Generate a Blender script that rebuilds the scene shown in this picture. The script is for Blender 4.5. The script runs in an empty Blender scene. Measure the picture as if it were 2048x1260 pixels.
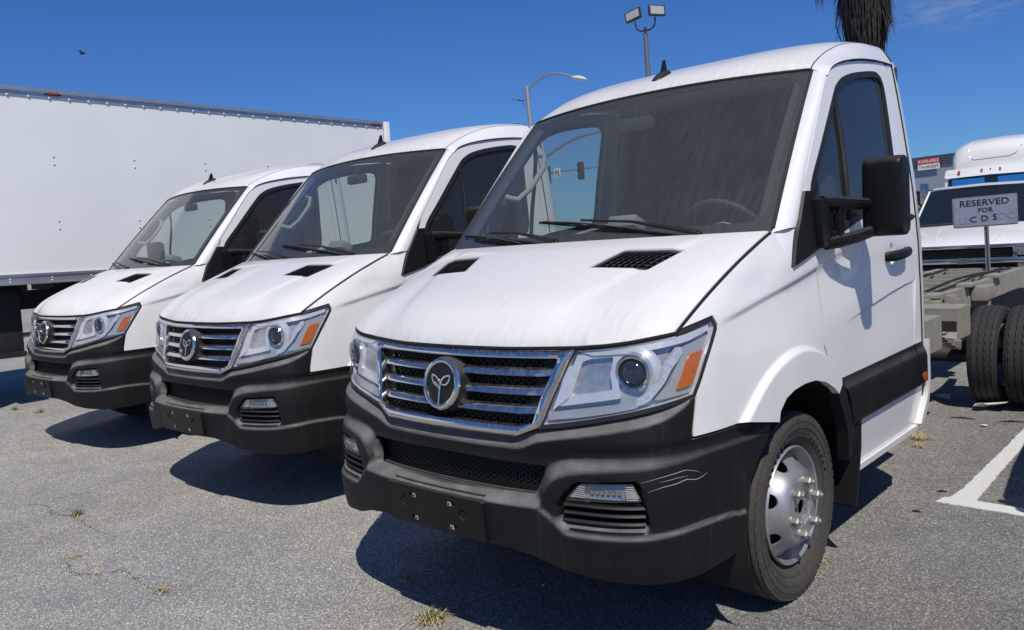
import bpy, bmesh, math, random
import numpy as np
from mathutils import Vector, Matrix
from mathutils.geometry import delaunay_2d_cdt
random.seed(7)
scene = bpy.context.scene
COL = scene.collection

# ------------------------------------------------------------------ camera
cam_data = bpy.data.cameras.new('camera')
cam = bpy.data.objects.new('camera', cam_data)
COL.objects.link(cam)
RIGHT = Vector((0.73247181, 0.67716402, -0.07024197))
UPV = Vector((-0.00300991, 0.10639612, 0.99431927))
FWD = Vector((-0.68079071, 0.72809941, -0.07997036))
CAM = Vector((2.3116, -2.3101, 1.5501))
cam.matrix_world = Matrix(((RIGHT.x, UPV.x, -FWD.x, CAM.x), (RIGHT.y, UPV.y, -FWD.y, CAM.y),
                           (RIGHT.z, UPV.z, -FWD.z, CAM.z), (0, 0, 0, 1)))
cam_data.sensor_width = 36.0
cam_data.lens = 1633.81 / 2048 * 36.0
cam_data.shift_y = -23.07 / 2048
cam_data.clip_start = 0.05
cam_data.clip_end = 2000
scene.camera = cam

# ------------------------------------------------------------------ sky, sun, exposure
SUN_DIR = Vector((0.55, -0.45, 1.0)).normalized()       # towards the sun
elev = math.asin(SUN_DIR.z)
azim = math.atan2(SUN_DIR.x, SUN_DIR.y)
world = bpy.data.worlds.new('World')
scene.world = world
world.use_nodes = True
wn = world.node_tree
for n in list(wn.nodes):
    wn.nodes.remove(n)
sky = wn.nodes.new('ShaderNodeTexSky')
sky.sky_type = 'NISHITA'
sky.sun_disc = False
sky.sun_elevation = elev
sky.sun_rotation = azim
sky.altitude = 50
sky.air_density = 1.0
sky.dust_density = 0.15
sky.ozone_density = 3.0
# a faint wisp of cirrus low in the sky on the right
tcw = wn.nodes.new('ShaderNodeTexCoord')
dp = wn.nodes.new('ShaderNodeVectorMath'); dp.operation = 'DISTANCE'; dp.inputs[1].default_value = (-.238, .950, .207)
sc_ = wn.nodes.new('ShaderNodeVectorMath'); sc_.operation = 'MULTIPLY'; sc_.inputs[1].default_value = (1., 1., 2.6)
dp.inputs[1].default_value = (-.238, .950, .207 * 2.6)
wn.links.new(tcw.outputs['Generated'], sc_.inputs[0]); wn.links.new(sc_.outputs[0], dp.inputs[0])
cr_ = wn.nodes.new('ShaderNodeValToRGB'); cr_.color_ramp.elements[0].color = (1, 1, 1, 1); cr_.color_ramp.elements[1].color = (0, 0, 0, 1); cr_.color_ramp.elements[1].position = .085
wn.links.new(dp.outputs['Value'], cr_.inputs[0])
nz_ = wn.nodes.new('ShaderNodeTexNoise'); nz_.inputs['Scale'].default_value = 26.; nz_.inputs['Detail'].default_value = 6.; nz_.inputs['Roughness'].default_value = .62; nz_.inputs['Distortion'].default_value = .6
sc2 = wn.nodes.new('ShaderNodeVectorMath'); sc2.operation = 'MULTIPLY'; sc2.inputs[1].default_value = (1., 1., 4.); wn.links.new(tcw.outputs['Generated'], sc2.inputs[0]); wn.links.new(sc2.outputs[0], nz_.inputs['Vector'])
nr_ = wn.nodes.new('ShaderNodeValToRGB'); nr_.color_ramp.elements[0].position = .40; nr_.color_ramp.elements[1].position = .75; wn.links.new(nz_.outputs['Fac'], nr_.inputs[0])
cm_ = wn.nodes.new('ShaderNodeMath'); cm_.operation = 'MULTIPLY'; wn.links.new(cr_.outputs[0], cm_.inputs[0]); wn.links.new(nr_.outputs[0], cm_.inputs[1])
cm2 = wn.nodes.new('ShaderNodeMath'); cm2.operation = 'MULTIPLY'; cm2.inputs[1].default_value = .55; wn.links.new(cm_.outputs[0], cm2.inputs[0])
bg = wn.nodes.new('ShaderNodeBackground')
bg.inputs['Strength'].default_value = 0.070
wo = wn.nodes.new('ShaderNodeOutputWorld')
tint = wn.nodes.new('ShaderNodeMix'); tint.data_type = 'RGBA'; tint.blend_type = 'MULTIPLY'; tint.inputs[0].default_value = 1.0
tint.inputs[7].default_value = (.37, .695, 1.26, 1)       # deep, polarised blue of the whole sky
wn.links.new(sky.outputs[0], tint.inputs[6])
cloud = wn.nodes.new('ShaderNodeMix'); cloud.data_type = 'RGBA'; cloud.inputs[7].default_value = (5.5, 6.0, 7.5, 1)
wn.links.new(cm2.outputs[0], cloud.inputs[0]); wn.links.new(tint.outputs[2], cloud.inputs[6])
wn.links.new(cloud.outputs[2], bg.inputs[0])
wn.links.new(bg.outputs[0], wo.inputs[0])
sun_data = bpy.data.lights.new('sun', 'SUN')
sun_data.energy = 3.9
sun_data.angle = math.radians(0.53)
sun_data.color = (1.0, 0.94, 0.85)
sun = bpy.data.objects.new('sun', sun_data)
COL.objects.link(sun)
sun.rotation_euler = SUN_DIR.to_track_quat('Z', 'Y').to_euler()
scene.view_settings.view_transform = 'Standard'
scene.view_settings.look = 'None'
scene.view_settings.gamma = 1.0
scene.view_settings.use_curve_mapping = False
scene.view_settings.exposure = 0.0

# ------------------------------------------------------------------ materials
MATS = {}
def nodemat(name):
    m = bpy.data.materials.new(name)
    m.use_nodes = True
    nt = m.node_tree
    for n in list(nt.nodes):
        nt.nodes.remove(n)
    out = nt.nodes.new('ShaderNodeOutputMaterial')
    return m, nt, out
def N(nt, kind, **kw):
    n = nt.nodes.new(kind)
    for k, v in kw.items():
        if k in ('operation', 'blend_type', 'noise_dimensions', 'feature', 'data_type', 'distance', 'wave_type', 'bands_direction', 'interpolation_type', 'clamp'):
            setattr(n, k, v)
        else:
            n.inputs[k.replace('_', ' ')].default_value = v
    return n
def ramp(nt, src, stops):
    r = nt.nodes.new('ShaderNodeValToRGB')
    e = r.color_ramp.elements
    while len(e) < len(stops):
        e.new(0.5)
    for el, (p, c) in zip(e, stops):
        el.position = p
        el.color = (c, c, c, 1) if isinstance(c, (int, float)) else (*c, 1)
    nt.links.new(src, r.inputs[0])
    return r.outputs[0]
def mixc(nt, fac, a, b, mode='MIX'):
    m = nt.nodes.new('ShaderNodeMix'); m.data_type = 'RGBA'; m.blend_type = mode
    for sock, v in ((m.inputs[0], fac), (m.inputs[6], a), (m.inputs[7], b)):
        if hasattr(v, 'is_linked') or hasattr(v, 'links'):
            nt.links.new(v, sock)
        elif isinstance(v, (int, float)):
            sock.default_value = v
        else:
            sock.default_value = (*v, 1)
    return m.outputs[2]
def coords(nt, scale=(1, 1, 1), kind='Object', vary=False):
    tc = nt.nodes.new('ShaderNodeTexCoord'); mp = nt.nodes.new('ShaderNodeMapping')
    mp.inputs['Scale'].default_value = scale
    nt.links.new(tc.outputs[kind], mp.inputs[0])
    if vary:                                   # every object gets its own stretch of the pattern
        oi = nt.nodes.new('ShaderNodeObjectInfo'); cx = nt.nodes.new('ShaderNodeCombineXYZ')
        ml = nt.nodes.new('ShaderNodeMath'); ml.operation = 'MULTIPLY'; ml.inputs[1].default_value = 83.0; nt.links.new(oi.outputs['Random'], ml.inputs[0])
        nt.links.new(ml.outputs[0], cx.inputs[0]); nt.links.new(ml.outputs[0], cx.inputs[1]); nt.links.new(cx.outputs[0], mp.inputs['Location'])
    return mp.outputs[0]
def noise(nt, vec, scale, detail=3, rough=.55, dist=0):
    n = nt.nodes.new('ShaderNodeTexNoise')
    n.inputs['Scale'].default_value = scale; n.inputs['Detail'].default_value = detail
    n.inputs['Roughness'].default_value = rough; n.inputs['Distortion'].default_value = dist
    nt.links.new(vec, n.inputs['Vector'])
    return n.outputs['Fac']
def bump(nt, h, strength, dist=.01):
    b = nt.nodes.new('ShaderNodeBump')
    b.inputs['Strength'].default_value = strength; b.inputs['Distance'].default_value = dist
    nt.links.new(h, b.inputs['Height'])
    return b.outputs[0]
def math2(nt, op, a, b=None):
    m = nt.nodes.new('ShaderNodeMath'); m.operation = op
    for i, v in enumerate((a, b)):
        if v is None: continue
        if isinstance(v, (int, float)): m.inputs[i].default_value = v
        else: nt.links.new(v, m.inputs[i])
    return m.outputs[0]
def plain(name, col, rough=.5, metal=0., var=.06, scale=30., coat=0., spec=.5, bmp=0., bscale=200.):
    """principled colour with a little uneven tone, gloss and relief"""
    m, nt, out = nodemat(name)
    p = nt.nodes.new('ShaderNodeBsdfPrincipled')
    v = coords(nt)
    f = noise(nt, v, scale, 4)
    lo = tuple(c * (1 - var) for c in col); hi = tuple(min(1, c * (1 + var)) for c in col)
    nt.links.new(ramp(nt, f, [(.3, lo), (.7, hi)]), p.inputs['Base Color'])
    nt.links.new(ramp(nt, noise(nt, v, scale * .4, 3), [(.3, max(0, rough - .06)), (.7, min(1, rough + .06))]), p.inputs['Roughness'])
    p.inputs['Metallic'].default_value = metal
    p.inputs['Coat Weight'].default_value = coat
    p.inputs['Specular IOR Level'].default_value = spec
    if bmp:
        nt.links.new(bump(nt, noise(nt, v, bscale, 2), bmp, .002), p.inputs['Normal'])
    nt.links.new(p.outputs[0], out.inputs[0])
    MATS[name] = m
    return m
def paint(name, streak, dirt=.12, col=(.80, .805, .80), dirtcol=(.42, .39, .33), edge=None):
    """white car paint with rain-run dirt; streak = texture scale along x,y,z"""
    m, nt, out = nodemat(name)
    p = nt.nodes.new('ShaderNodeBsdfPrincipled')
    f1 = noise(nt, coords(nt, streak, vary=True), 1.0, 5, .62, .8)
    f2 = noise(nt, coords(nt, vary=True), 3.1, 5, .65)
    f3 = noise(nt, coords(nt), 160., 2, .5)
    a = ramp(nt, f1, [(.47, 0.), (.72, 1.)])
    b = ramp(nt, f2, [(.38, .05), (.70, 1.)])
    k = math2(nt, 'MULTIPLY', math2(nt, 'MULTIPLY', a, b), dirt * 2.4)
    sp = ramp(nt, f3, [(.70, 0.), (.76, .30)])
    k = math2(nt, 'ADD', k, math2(nt, 'MULTIPLY', sp, dirt * 2.))
    k = math2(nt, 'ADD', k, math2(nt, 'MULTIPLY', b, dirt * .35))
    if edge:                                   # grime gathered along one edge (object z from edge[0] to edge[1])
        tc = nt.nodes.new('ShaderNodeTexCoord'); sx = nt.nodes.new('ShaderNodeSeparateXYZ'); nt.links.new(tc.outputs['Object'], sx.inputs[0])
        mr = nt.nodes.new('ShaderNodeMapRange'); nt.links.new(sx.outputs['Z'], mr.inputs[0]); mr.inputs[1].default_value = edge[0]; mr.inputs[2].default_value = edge[1]; mr.inputs[3].default_value = 1.; mr.inputs[4].default_value = 0.
        e = math2(nt, 'MULTIPLY', mr.outputs[0], ramp(nt, noise(nt, coords(nt, (38, 9, 9), vary=True), 1., 5, .7), [(.36, 0.), (.64, 1.)]))
        k = math2(nt, 'ADD', k, math2(nt, 'MULTIPLY', e, edge[2]))
    nt.links.new(mixc(nt, k, col, dirtcol), p.inputs['Base Color'])
    nt.links.new(math2(nt, 'ADD', math2(nt, 'MULTIPLY', k, 1.2), .32), p.inputs['Roughness'])
    p.inputs['Coat Weight'].default_value = .6
    p.inputs['Coat Roughness'].default_value = .07
    nt.links.new(p.outputs[0], out.inputs[0])
    MATS[name] = m
    return m
def glass(name, tint, dirt, streak, dirtcol=(.33, .32, .29), ior=1.5, rough=.02, base=.35):
    m, nt, out = nodemat(name)
    tr = nt.nodes.new('ShaderNodeBsdfTransparent'); tr.inputs[0].default_value = (*tint, 1)
    gl = nt.nodes.new('ShaderNodeBsdfGlossy'); gl.inputs['Roughness'].default_value = rough
    gl.inputs[0].default_value = (1, 1, 1, 1)
    fr = nt.nodes.new('ShaderNodeFresnel')                     # thin pane: same reflection from both sides
    ge = nt.nodes.new('ShaderNodeNewGeometry')
    nt.links.new(math2(nt, 'ADD', math2(nt, 'MULTIPLY', ge.outputs['Backfacing'], 1 / ior - ior), ior), fr.inputs[0])
    mx = nt.nodes.new('ShaderNodeMixShader')
    nt.links.new(fr.outputs[0], mx.inputs[0]); nt.links.new(tr.outputs[0], mx.inputs[1]); nt.links.new(gl.outputs[0], mx.inputs[2])
    if dirt > 0:
        df = nt.nodes.new('ShaderNodeBsdfDiffuse'); df.inputs[0].default_value = (*dirtcol, 1)
        f1 = ramp(nt, noise(nt, coords(nt, streak, vary=True), 1., 5, .65, .4), [(.3, 0.), (.75, 1.)])
        f2 = ramp(nt, noise(nt, coords(nt), 3., 3), [(.3, .35), (.7, 1.)])
        f3 = ramp(nt, noise(nt, coords(nt), 220., 2), [(.69, 0.), (.74, 1.)])
        k = math2(nt, 'MULTIPLY', math2(nt, 'ADD', math2(nt, 'MULTIPLY', math2(nt, 'MULTIPLY', f1, f2), 1 - base), base), dirt)
        k = math2(nt, 'ADD', k, math2(nt, 'MULTIPLY', f3, dirt * .7))
        m2 = nt.nodes.new('ShaderNodeMixShader')
        nt.links.new(k, m2.inputs[0]); nt.links.new(mx.outputs[0], m2.inputs[1]); nt.links.new(df.outputs[0], m2.inputs[2])
        nt.links.new(m2.outputs[0], out.inputs[0])
    else:
        nt.links.new(mx.outputs[0], out.inputs[0])
    MATS[name] = m
    return m
def plastic(name, col=(.030, .031, .033), dusty=.25, rough=.55, settle=.5):
    """dark textured plastic with pale dust runs"""
    m, nt, out = nodemat(name)
    p = nt.nodes.new('ShaderNodeBsdfPrincipled')
    f1 = ramp(nt, noise(nt, coords(nt, (55, 55, 3.0)), 1., 4, .6, .2), [(.52, 0.), (.78, 1.)])
    f2 = ramp(nt, noise(nt, coords(nt), 3.5, 4), [(.4, .1), (.75, 1.)])
    k = math2(nt, 'MULTIPLY', math2(nt, 'MULTIPLY', f1, f2), dusty)
    k = math2(nt, 'ADD', k, math2(nt, 'MULTIPLY', f2, dusty * .18))
    # dust that has settled on faces that look up
    ge = nt.nodes.new('ShaderNodeNewGeometry'); sx = nt.nodes.new('ShaderNodeSeparateXYZ'); nt.links.new(ge.outputs['Normal'], sx.inputs[0])
    up = ramp(nt, sx.outputs['Z'], [(.30, 0.), (.68, 1.)])
    k = math2(nt, 'ADD', k, math2(nt, 'MULTIPLY', math2(nt, 'MULTIPLY', up, ramp(nt, noise(nt, coords(nt), 14., 4), [(.25, .55), (.75, 1.)])), settle))
    nt.links.new(mixc(nt, k, col, (.20, .195, .185)), p.inputs['Base Color'])
    p.inputs['Roughness'].default_value = rough
    p.inputs['Specular IOR Level'].default_value = .2
    nt.links.new(bump(nt, noise(nt, coords(nt), 900., 2), .25, .0006), p.inputs['Normal'])
    nt.links.new(p.outputs[0], out.inputs[0])
    MATS[name] = m
    return m
paint('paint_hood', (70, 7, 7), .17, col=(.81, .805, .78), edge=(1.16, 1.28, .26))
paint('paint_roof', (50, 7, 7), .20, col=(.81, .805, .78), edge=(2.20, 2.33, .55))
paint('paint_side', (40, 40, 3.), .06, col=(.79, .785, .765))
paint('paint_pillar', (40, 40, 3.), .06)
plastic('black_plastic', (.0085, .009, .0098), .12, .55, .95)
plastic('mirror_plastic', (.008, .0085, .009), .04, .38, .22)
plastic('trim_black', (.013, .0135, .014), .10, .5, .35)
plain('mesh_black', (.010, .010, .011), .6)
plain('rubber', (.018, .018, .018), .75)
plain('seal_black', (.012, .012, .012), .6)
plain('void_black', (.006, .006, .006), .9)
plain('liner', (.010, .010, .010), .9)
def chrome():
    """bright trim with a dusty film in short runs"""
    m, nt, out = nodemat('chrome'); p = nt.nodes.new('ShaderNodeBsdfPrincipled')
    f1 = ramp(nt, noise(nt, coords(nt, (75, 75, 7)), 1., 4, .6, .2), [(.40, .10), (.72, 1.)])
    f2 = ramp(nt, noise(nt, coords(nt), 6., 3), [(.3, .35), (.7, 1.)])
    ge = nt.nodes.new('ShaderNodeNewGeometry'); sx = nt.nodes.new('ShaderNodeSeparateXYZ'); nt.links.new(ge.outputs['Normal'], sx.inputs[0])
    up = ramp(nt, sx.outputs['Z'], [(.0, .35), (.7, 1.)])
    k = math2(nt, 'MULTIPLY', math2(nt, 'MULTIPLY', f1, f2), math2(nt, 'MULTIPLY', up, .16))
    nt.links.new(mixc(nt, k, (.70, .68, .65), (.36, .35, .33)), p.inputs['Base Color'])
    nt.links.new(math2(nt, 'SUBTRACT', 1., k), p.inputs['Metallic'])
    nt.links.new(math2(nt, 'ADD', math2(nt, 'MULTIPLY', k, .5), .10), p.inputs['Roughness'])
    nt.links.new(p.outputs[0], out.inputs[0]); MATS['chrome'] = m
chrome()
plain('chrome_dusty', (.52, .50, .47), .24, 1.0, var=.18, scale=40)
plain('silver', (.70, .71, .72), .22, .35, coat=.5)
plain('silver_satin', (.44, .44, .44), .26, .35, coat=.5)
plain('reflector', (.48, .48, .49), .20, .6, var=.2, scale=30)
plain('lens_dark', (.02, .025, .03), .06, spec=.9)
plain('drl_white', (.52, .54, .56), .15, .2, coat=.6, var=.3, scale=150)
plain('amber', (.50, .115, .006), .22, coat=.5, var=.25, scale=120, bmp=.5, bscale=120)
plain('dash_grey', (.050, .052, .054), .7)
plain('dash_light', (.30, .31, .30), .6)
plain('seat_cloth', (.028, .028, .030), .9)
plain('headliner', (.22, .22, .21), .9)
plain('grab_grey', (.42, .42, .39), .55)
plain('frame_beige', (.31, .295, .235), .55, var=.12, scale=12, bmp=.1)
plain('steel_dull', (.40, .41, .42), .42, .85, var=.15, scale=18)
plain('rim_silver', (.40, .40, .40), .38, .6, var=.2, scale=9)
plain('nut_zinc', (.44, .43, .38), .40, .7, var=.15, scale=60)
plain('brake_dark', (.03, .028, .026), .7)
plain('tyre_rear', (.030, .030, .031), .8, bmp=.2, bscale=80)
glass('windshield_glass', (.80, .86, .83), .23, (60, 7, 7), dirtcol=(.245, .265, .255), base=.55)
glass('side_glass', (.74, .80, .78), .10, (30, 30, 3.), dirtcol=(.26, .27, .255), base=.6)
glass('lens_glass', (.97, .975, .98), .012, (30, 30, 4), ior=1.45)
glass('fog_glass', (.86, .86, .84), .08, (30, 30, 6), ior=1.45)
def tyre_mat():
    m, nt, out = nodemat('tyre')
    p = nt.nodes.new('ShaderNodeBsdfPrincipled')
    f = ramp(nt, noise(nt, coords(nt), 9., 5, .65), [(.3, 0.), (.75, 1.)])
    g = ramp(nt, noise(nt, coords(nt), 70., 3), [(.35, 0.), (.75, 1.)])
    k = math2(nt, 'MULTIPLY', math2(nt, 'ADD', f, g), .35)
    nt.links.new(mixc(nt, k, (.035, .033, .031), (.115, .098, .080)), p.inputs['Base Color'])
    p.inputs['Roughness'].default_value = .8
    nt.links.new(bump(nt, noise(nt, coords(nt), 120., 3), .25, .003), p.inputs['Normal'])
    nt.links.new(p.outputs[0], out.inputs[0])
    MATS['tyre'] = m
tyre_mat()

# ------------------------------------------------------------------ object helpers
def empty(name, loc=(0, 0, 0), rz=0.):
    o = bpy.data.objects.new(name, None)
    COL.objects.link(o)
    o.location = loc
    o.rotation_euler = (0, 0, rz)
    o.empty_display_size = .2
    return o
def tag(o, label=None, cat=None, group=None, kind=None):
    if label: o['label'] = label
    if cat: o['category'] = cat
    if group: o['group'] = group
    if kind: o['kind'] = kind
    return o
def mk(name, verts, faces, mat, parent=None, smooth=True, angle=35., label=None, kind=None):
    me = bpy.data.meshes.new(name)
    me.from_pydata([tuple(map(float, v)) for v in verts], [], [tuple(int(i) for i in f) for f in faces])
    me.materials.append(MATS[mat])
    if smooth:
        me.polygons.foreach_set('use_smooth', [True] * len(me.polygons))
        me.set_sharp_from_angle(angle=math.radians(angle))
    me.update()
    o = bpy.data.objects.new(name, me)
    COL.objects.link(o)
    if parent is not None: o.parent = parent
    if label: o['label'] = label
    if kind: o['kind'] = kind
    return o
class MB:
    """collects simple solids into one mesh"""
    def __init__(s): s.v = []; s.f = []
    def add(s, V, F):
        b = len(s.v); s.v += [tuple(map(float, x)) for x in V]; s.f += [tuple(i + b for i in q) for q in F]; return s
    def box(s, c, d, R=None, bev=0.):
        """box with centre c and full sizes d; bev chamfers every edge"""
        hx, hy, hz = d[0] / 2, d[1] / 2, d[2] / 2
        if bev <= 0:
            V = [(x, y, z) for x in (-hx, hx) for y in (-hy, hy) for z in (-hz, hz)]
            F = [(0, 1, 3, 2), (4, 6, 7, 5), (0, 4, 5, 1), (2, 3, 7, 6), (0, 2, 6, 4), (1, 5, 7, 3)]
        else:
            bm = bmesh.new(); bmesh.ops.create_cube(bm, size=1.)
            for v in bm.verts: v.co = Vector((v.co.x * d[0], v.co.y * d[1], v.co.z * d[2]))
            bmesh.ops.bevel(bm, geom=bm.edges[:], offset=bev, segments=2, affect='EDGES', profile=.6)
            bm.verts.index_update()
            V = [v.co[:] for v in bm.verts]; F = [tuple(v.index for v in f.verts) for f in bm.faces]; bm.free()
        if R is not None: V = [R @ Vector(v) for v in V]
        return s.add([(v[0] + c[0], v[1] + c[1], v[2] + c[2]) for v in V], F)
    def tube(s, P, r, n=8, cap=True, flat=None):
        """tube along P; r number or list; flat = (vector, factor) squashes the section along vector"""
        P = [Vector(p) for p in P]; rr = [r] * len(P) if isinstance(r, (int, float)) else r
        V = []; F = []; ref = None
        for i, p in enumerate(P):
            t = (P[min(i + 1, len(P) - 1)] - P[max(i - 1, 0)]).normalized()
            if ref is None:
                ref = Vector((0, 0, 1)) if abs(t.z) < .9 else Vector((1, 0, 0))
            a = t.cross(ref)
            a = a.normalized() if a.length > 1e-6 else t.orthogonal().normalized()
            b = a.cross(t).normalized(); ref = b
            for k in range(n):
                q = 2 * math.pi * k / n
                o = a * math.cos(q) * rr[i] + b * math.sin(q) * rr[i]
                if flat is not None:
                    fv = Vector(flat[0]).normalized(); o = o - fv * (o.dot(fv) * (1 - flat[1]))
                V.append(p + o)
        for i in range(len(P) - 1):
            for k in range(n):
                F.append((i * n + k, i * n + (k + 1) % n, (i + 1) * n + (k + 1) % n, (i + 1) * n + k))
        if cap:
            F.append(tuple(range(n - 1, -1, -1))); F.append(tuple((len(P) - 1) * n + k for k in range(n)))
        return s.add(V, F)
    def lathe(s, prof, n=48, M=None, close=False):
        """prof [(r, a)] turned about the local x axis (a along x)"""
        V = []; F = []; m = len(prof)
        for k in range(n):
            q = 2 * math.pi * k / n
            for r, a in prof: V.append((a, r * math.cos(q), r * math.sin(q)))
        for k in range(n):
            k2 = (k + 1) % n
            for i in range(m - 1 + (1 if close else 0)):
                j = (i + 1) % m
                F.append((k * m + i, k * m + j, k2 * m + j, k2 * m + i))
        if M is not None: V = [M @ Vector(v) for v in V]
        return s.add(V, F)
    def prism(s, poly, d, M=None, bev=0):
        """flat polygon (x, y) given thickness d along z, mapped by matrix M"""
        n = len(poly)
        V = [(x, y, 0) for x, y in poly] + [(x, y, d) for x, y in poly]
        F = [tuple(range(n - 1, -1, -1)), tuple(range(n, 2 * n))] + [(i, (i + 1) % n, n + (i + 1) % n, n + i) for i in range(n)]
        if M is not None: V = [M @ Vector(v) for v in V]
        return s.add(V, F)
    def build(s, name, mat, parent=None, smooth=True, angle=35., **k):
        return mk(name, s.v, s.f, mat, parent, smooth, angle, **k)
    def mirrored(s):
        m = MB(); m.v = [(-x, y, z) for x, y, z in s.v]; m.f = [tuple(reversed(f)) for f in s.f]; return m
def both(mbuild, name, mat, parent, **k):
    """the part on the driver's side and its mirror image"""
    return mbuild.build(name, mat, parent, **k), mbuild.mirrored().build(name, mat, parent, **k)
def copy_tree(o, parent=None):
    c = o.copy(); COL.objects.link(c); c.parent = parent
    for ch in o.children: copy_tree(ch, c)
    return c

# ------------------------------------------------------------------ cab master surface
# ---- master surface of the cab: plan curve swept with an inset d(s,z)
CP=np.array([(-.27,-.305),(0,-.315),(.27,-.305),(.56,-.262),(.74,-.205),(.85,-.125),(.915,-.01),(.947,.13),(.958,.30),(.962,.5),(.963,.8),(.963,1.2),(.963,1.7),(.962,2.3),(.962,2.6)])
def crom(P,n=24):
    P=np.asarray(P,float);out=[]
    for i in range(1,len(P)-2):
        p0,p1,p2,p3=P[i-1:i+3]
        t0=0;t1=t0+max(np.linalg.norm(p1-p0),1e-6)**.5;t2=t1+max(np.linalg.norm(p2-p1),1e-6)**.5;t3=t2+max(np.linalg.norm(p3-p2),1e-6)**.5
        for t in np.linspace(t1,t2,n,endpoint=False):
            A1=(t1-t)/(t1-t0)*p0+(t-t0)/(t1-t0)*p1;A2=(t2-t)/(t2-t1)*p1+(t-t1)/(t2-t1)*p2;A3=(t3-t)/(t3-t2)*p2+(t-t2)/(t3-t2)*p3
            B1=(t2-t)/(t2-t0)*A1+(t-t0)/(t2-t0)*A2;B2=(t3-t)/(t3-t1)*A2+(t-t1)/(t3-t1)*A3
            out.append((t2-t)/(t2-t1)*B1+(t-t1)/(t2-t1)*B2)
    out.append(P[-2]);return np.array(out)
CC=crom(CP);SS=np.concatenate([[0],np.cumsum(np.linalg.norm(np.diff(CC,axis=0),axis=1))])
TT=np.gradient(CC,SS,axis=0);NN=np.stack([TT[:,1],-TT[:,0]],1);NN/=np.linalg.norm(NN,axis=1)[:,None]
def sm(t):
    t=np.clip(t,0,1);return t*t*(3-2*t)
def pchip(xs,ys,x):
    xs=np.asarray(xs,float);ys=np.asarray(ys,float);h=np.diff(xs);dl=np.diff(ys)/h
    m=np.zeros(len(xs));
    for i in range(1,len(xs)-1):
        if dl[i-1]*dl[i]>0:
            w1=2*h[i]+h[i-1];w2=h[i]+2*h[i-1];m[i]=(w1+w2)/(w1/dl[i-1]+w2/dl[i])
    m[0]=dl[0];m[-1]=dl[-1]
    x=np.clip(np.asarray(x,float),xs[0],xs[-1]);i=np.clip(np.searchsorted(xs,x)-1,0,len(xs)-2)
    t=(x-xs[i])/h[i]
    return (2*t**3-3*t*t+1)*ys[i]+(t**3-2*t*t+t)*h[i]*m[i]+(-2*t**3+3*t*t)*ys[i+1]+(t**3-t*t)*h[i]*m[i+1]
def d0(s,z):
    s=np.atleast_1d(np.abs(np.asarray(s,float)));z=np.atleast_1d(np.asarray(z,float))
    rows=np.array([pchip(GS,GD[i],s) for i in range(len(GZ))])  # nz x n
    # pchip along z per sample (vectorised)
    xs=np.array(GZ);h=np.diff(xs);dl=np.diff(rows,axis=0)/h[:,None]
    m=np.zeros_like(rows)
    for i in range(1,len(xs)-1):
        a=dl[i-1];b=dl[i];w1=2*h[i]+h[i-1];w2=h[i]+2*h[i-1];ok=a*b>0
        m[i][ok]=(w1+w2)/(w1/a[ok]+w2/b[ok])
    m[0]=dl[0];m[-1]=dl[-1]
    zz=np.clip(z,xs[0],xs[-1]);i=np.clip(np.searchsorted(xs,zz)-1,0,len(xs)-2);k=np.arange(len(s))
    t=(zz-xs[i])/h[i]
    return (2*t**3-3*t*t+1)*rows[i,k]+(t**3-2*t*t+t)*h[i]*m[i,k]+(-2*t**3+3*t*t)*rows[i+1,k]+(t**3-t*t)*h[i]*m[i+1,k]
def M(s,z,off=0.,dfun=d0):
    """point on the shell; off>0 = outward"""
    s=np.atleast_1d(np.asarray(s,float));z=np.atleast_1d(np.asarray(z,float))
    sg=np.where(s<0,-1.,1.);a=np.abs(s)
    d=dfun(a,z)-off
    x=(np.interp(a,SS,CC[:,0])-d*np.interp(a,SS,NN[:,0]))*sg
    y=np.interp(a,SS,CC[:,1])-d*np.interp(a,SS,NN[:,1])
    return np.stack([x,y,z+0*x],1)
GS=[0,.35,.57,.84,1.05,1.23,1.36,1.58,1.735,1.87,2.4,3.5]
GZ=[.20,.32,.45,.66,.85,.99,1.15,1.22,1.36,1.43,1.51,1.65,1.90,2.16,2.32]
GD=np.array([
[.10,.10,.10,.10,.09,.08,.06,.05,.05,.05,.04,.04],
[.045,.045,.045,.04,.04,.04,.038,.035,.03,.03,.03,.03],
[.012,.012,.015,.010,.012,.012,.012,.012,.015,.018,.02,.02],
[.0,.003,.010,.0,.0,.0,.0,.0,.0,.0,.0,.0],
[.045,.048,.055,.032,.023,.014,.008,.003,.0,.0,.0,.0],
[.075,.085,.098,.058,.027,.018,.010,.004,.0,.0,.0,.0],
[.115,.125,.138,.090,.045,.030,.018,.009,.005,.003,.0,.0],
[.16,.165,.18,.13,.075,.047,.028,.014,.007,.004,.002,.002],
[.24,.24,.25,.20,.16,.125,.095,.045,.014,.006,.004,.004],
[.28,.28,.29,.25,.20,.16,.135,.080,.032,.010,.008,.008],
[.34,.34,.34,.30,.24,.20,.18,.115,.065,.016,.013,.013],
[.45,.45,.45,.40,.30,.25,.22,.16,.09,.035,.024,.024],
[.6,.6,.6,.5,.4,.3,.28,.2,.14,.08,.052,.052],
[.8,.8,.8,.7,.6,.4,.35,.25,.18,.12,.087,.087],
[.9,.9,.9,.8,.7,.5,.4,.3,.2,.14,.112,.112]])
def s_of(x, y):
    d = CC - np.array([abs(x), y]); i = int(np.argmin((d ** 2).sum(1)))
    v = np.array([abs(x), y]) - CC[i]
    return SS[i] + v @ TT[i], -(v @ NN[i])
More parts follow.
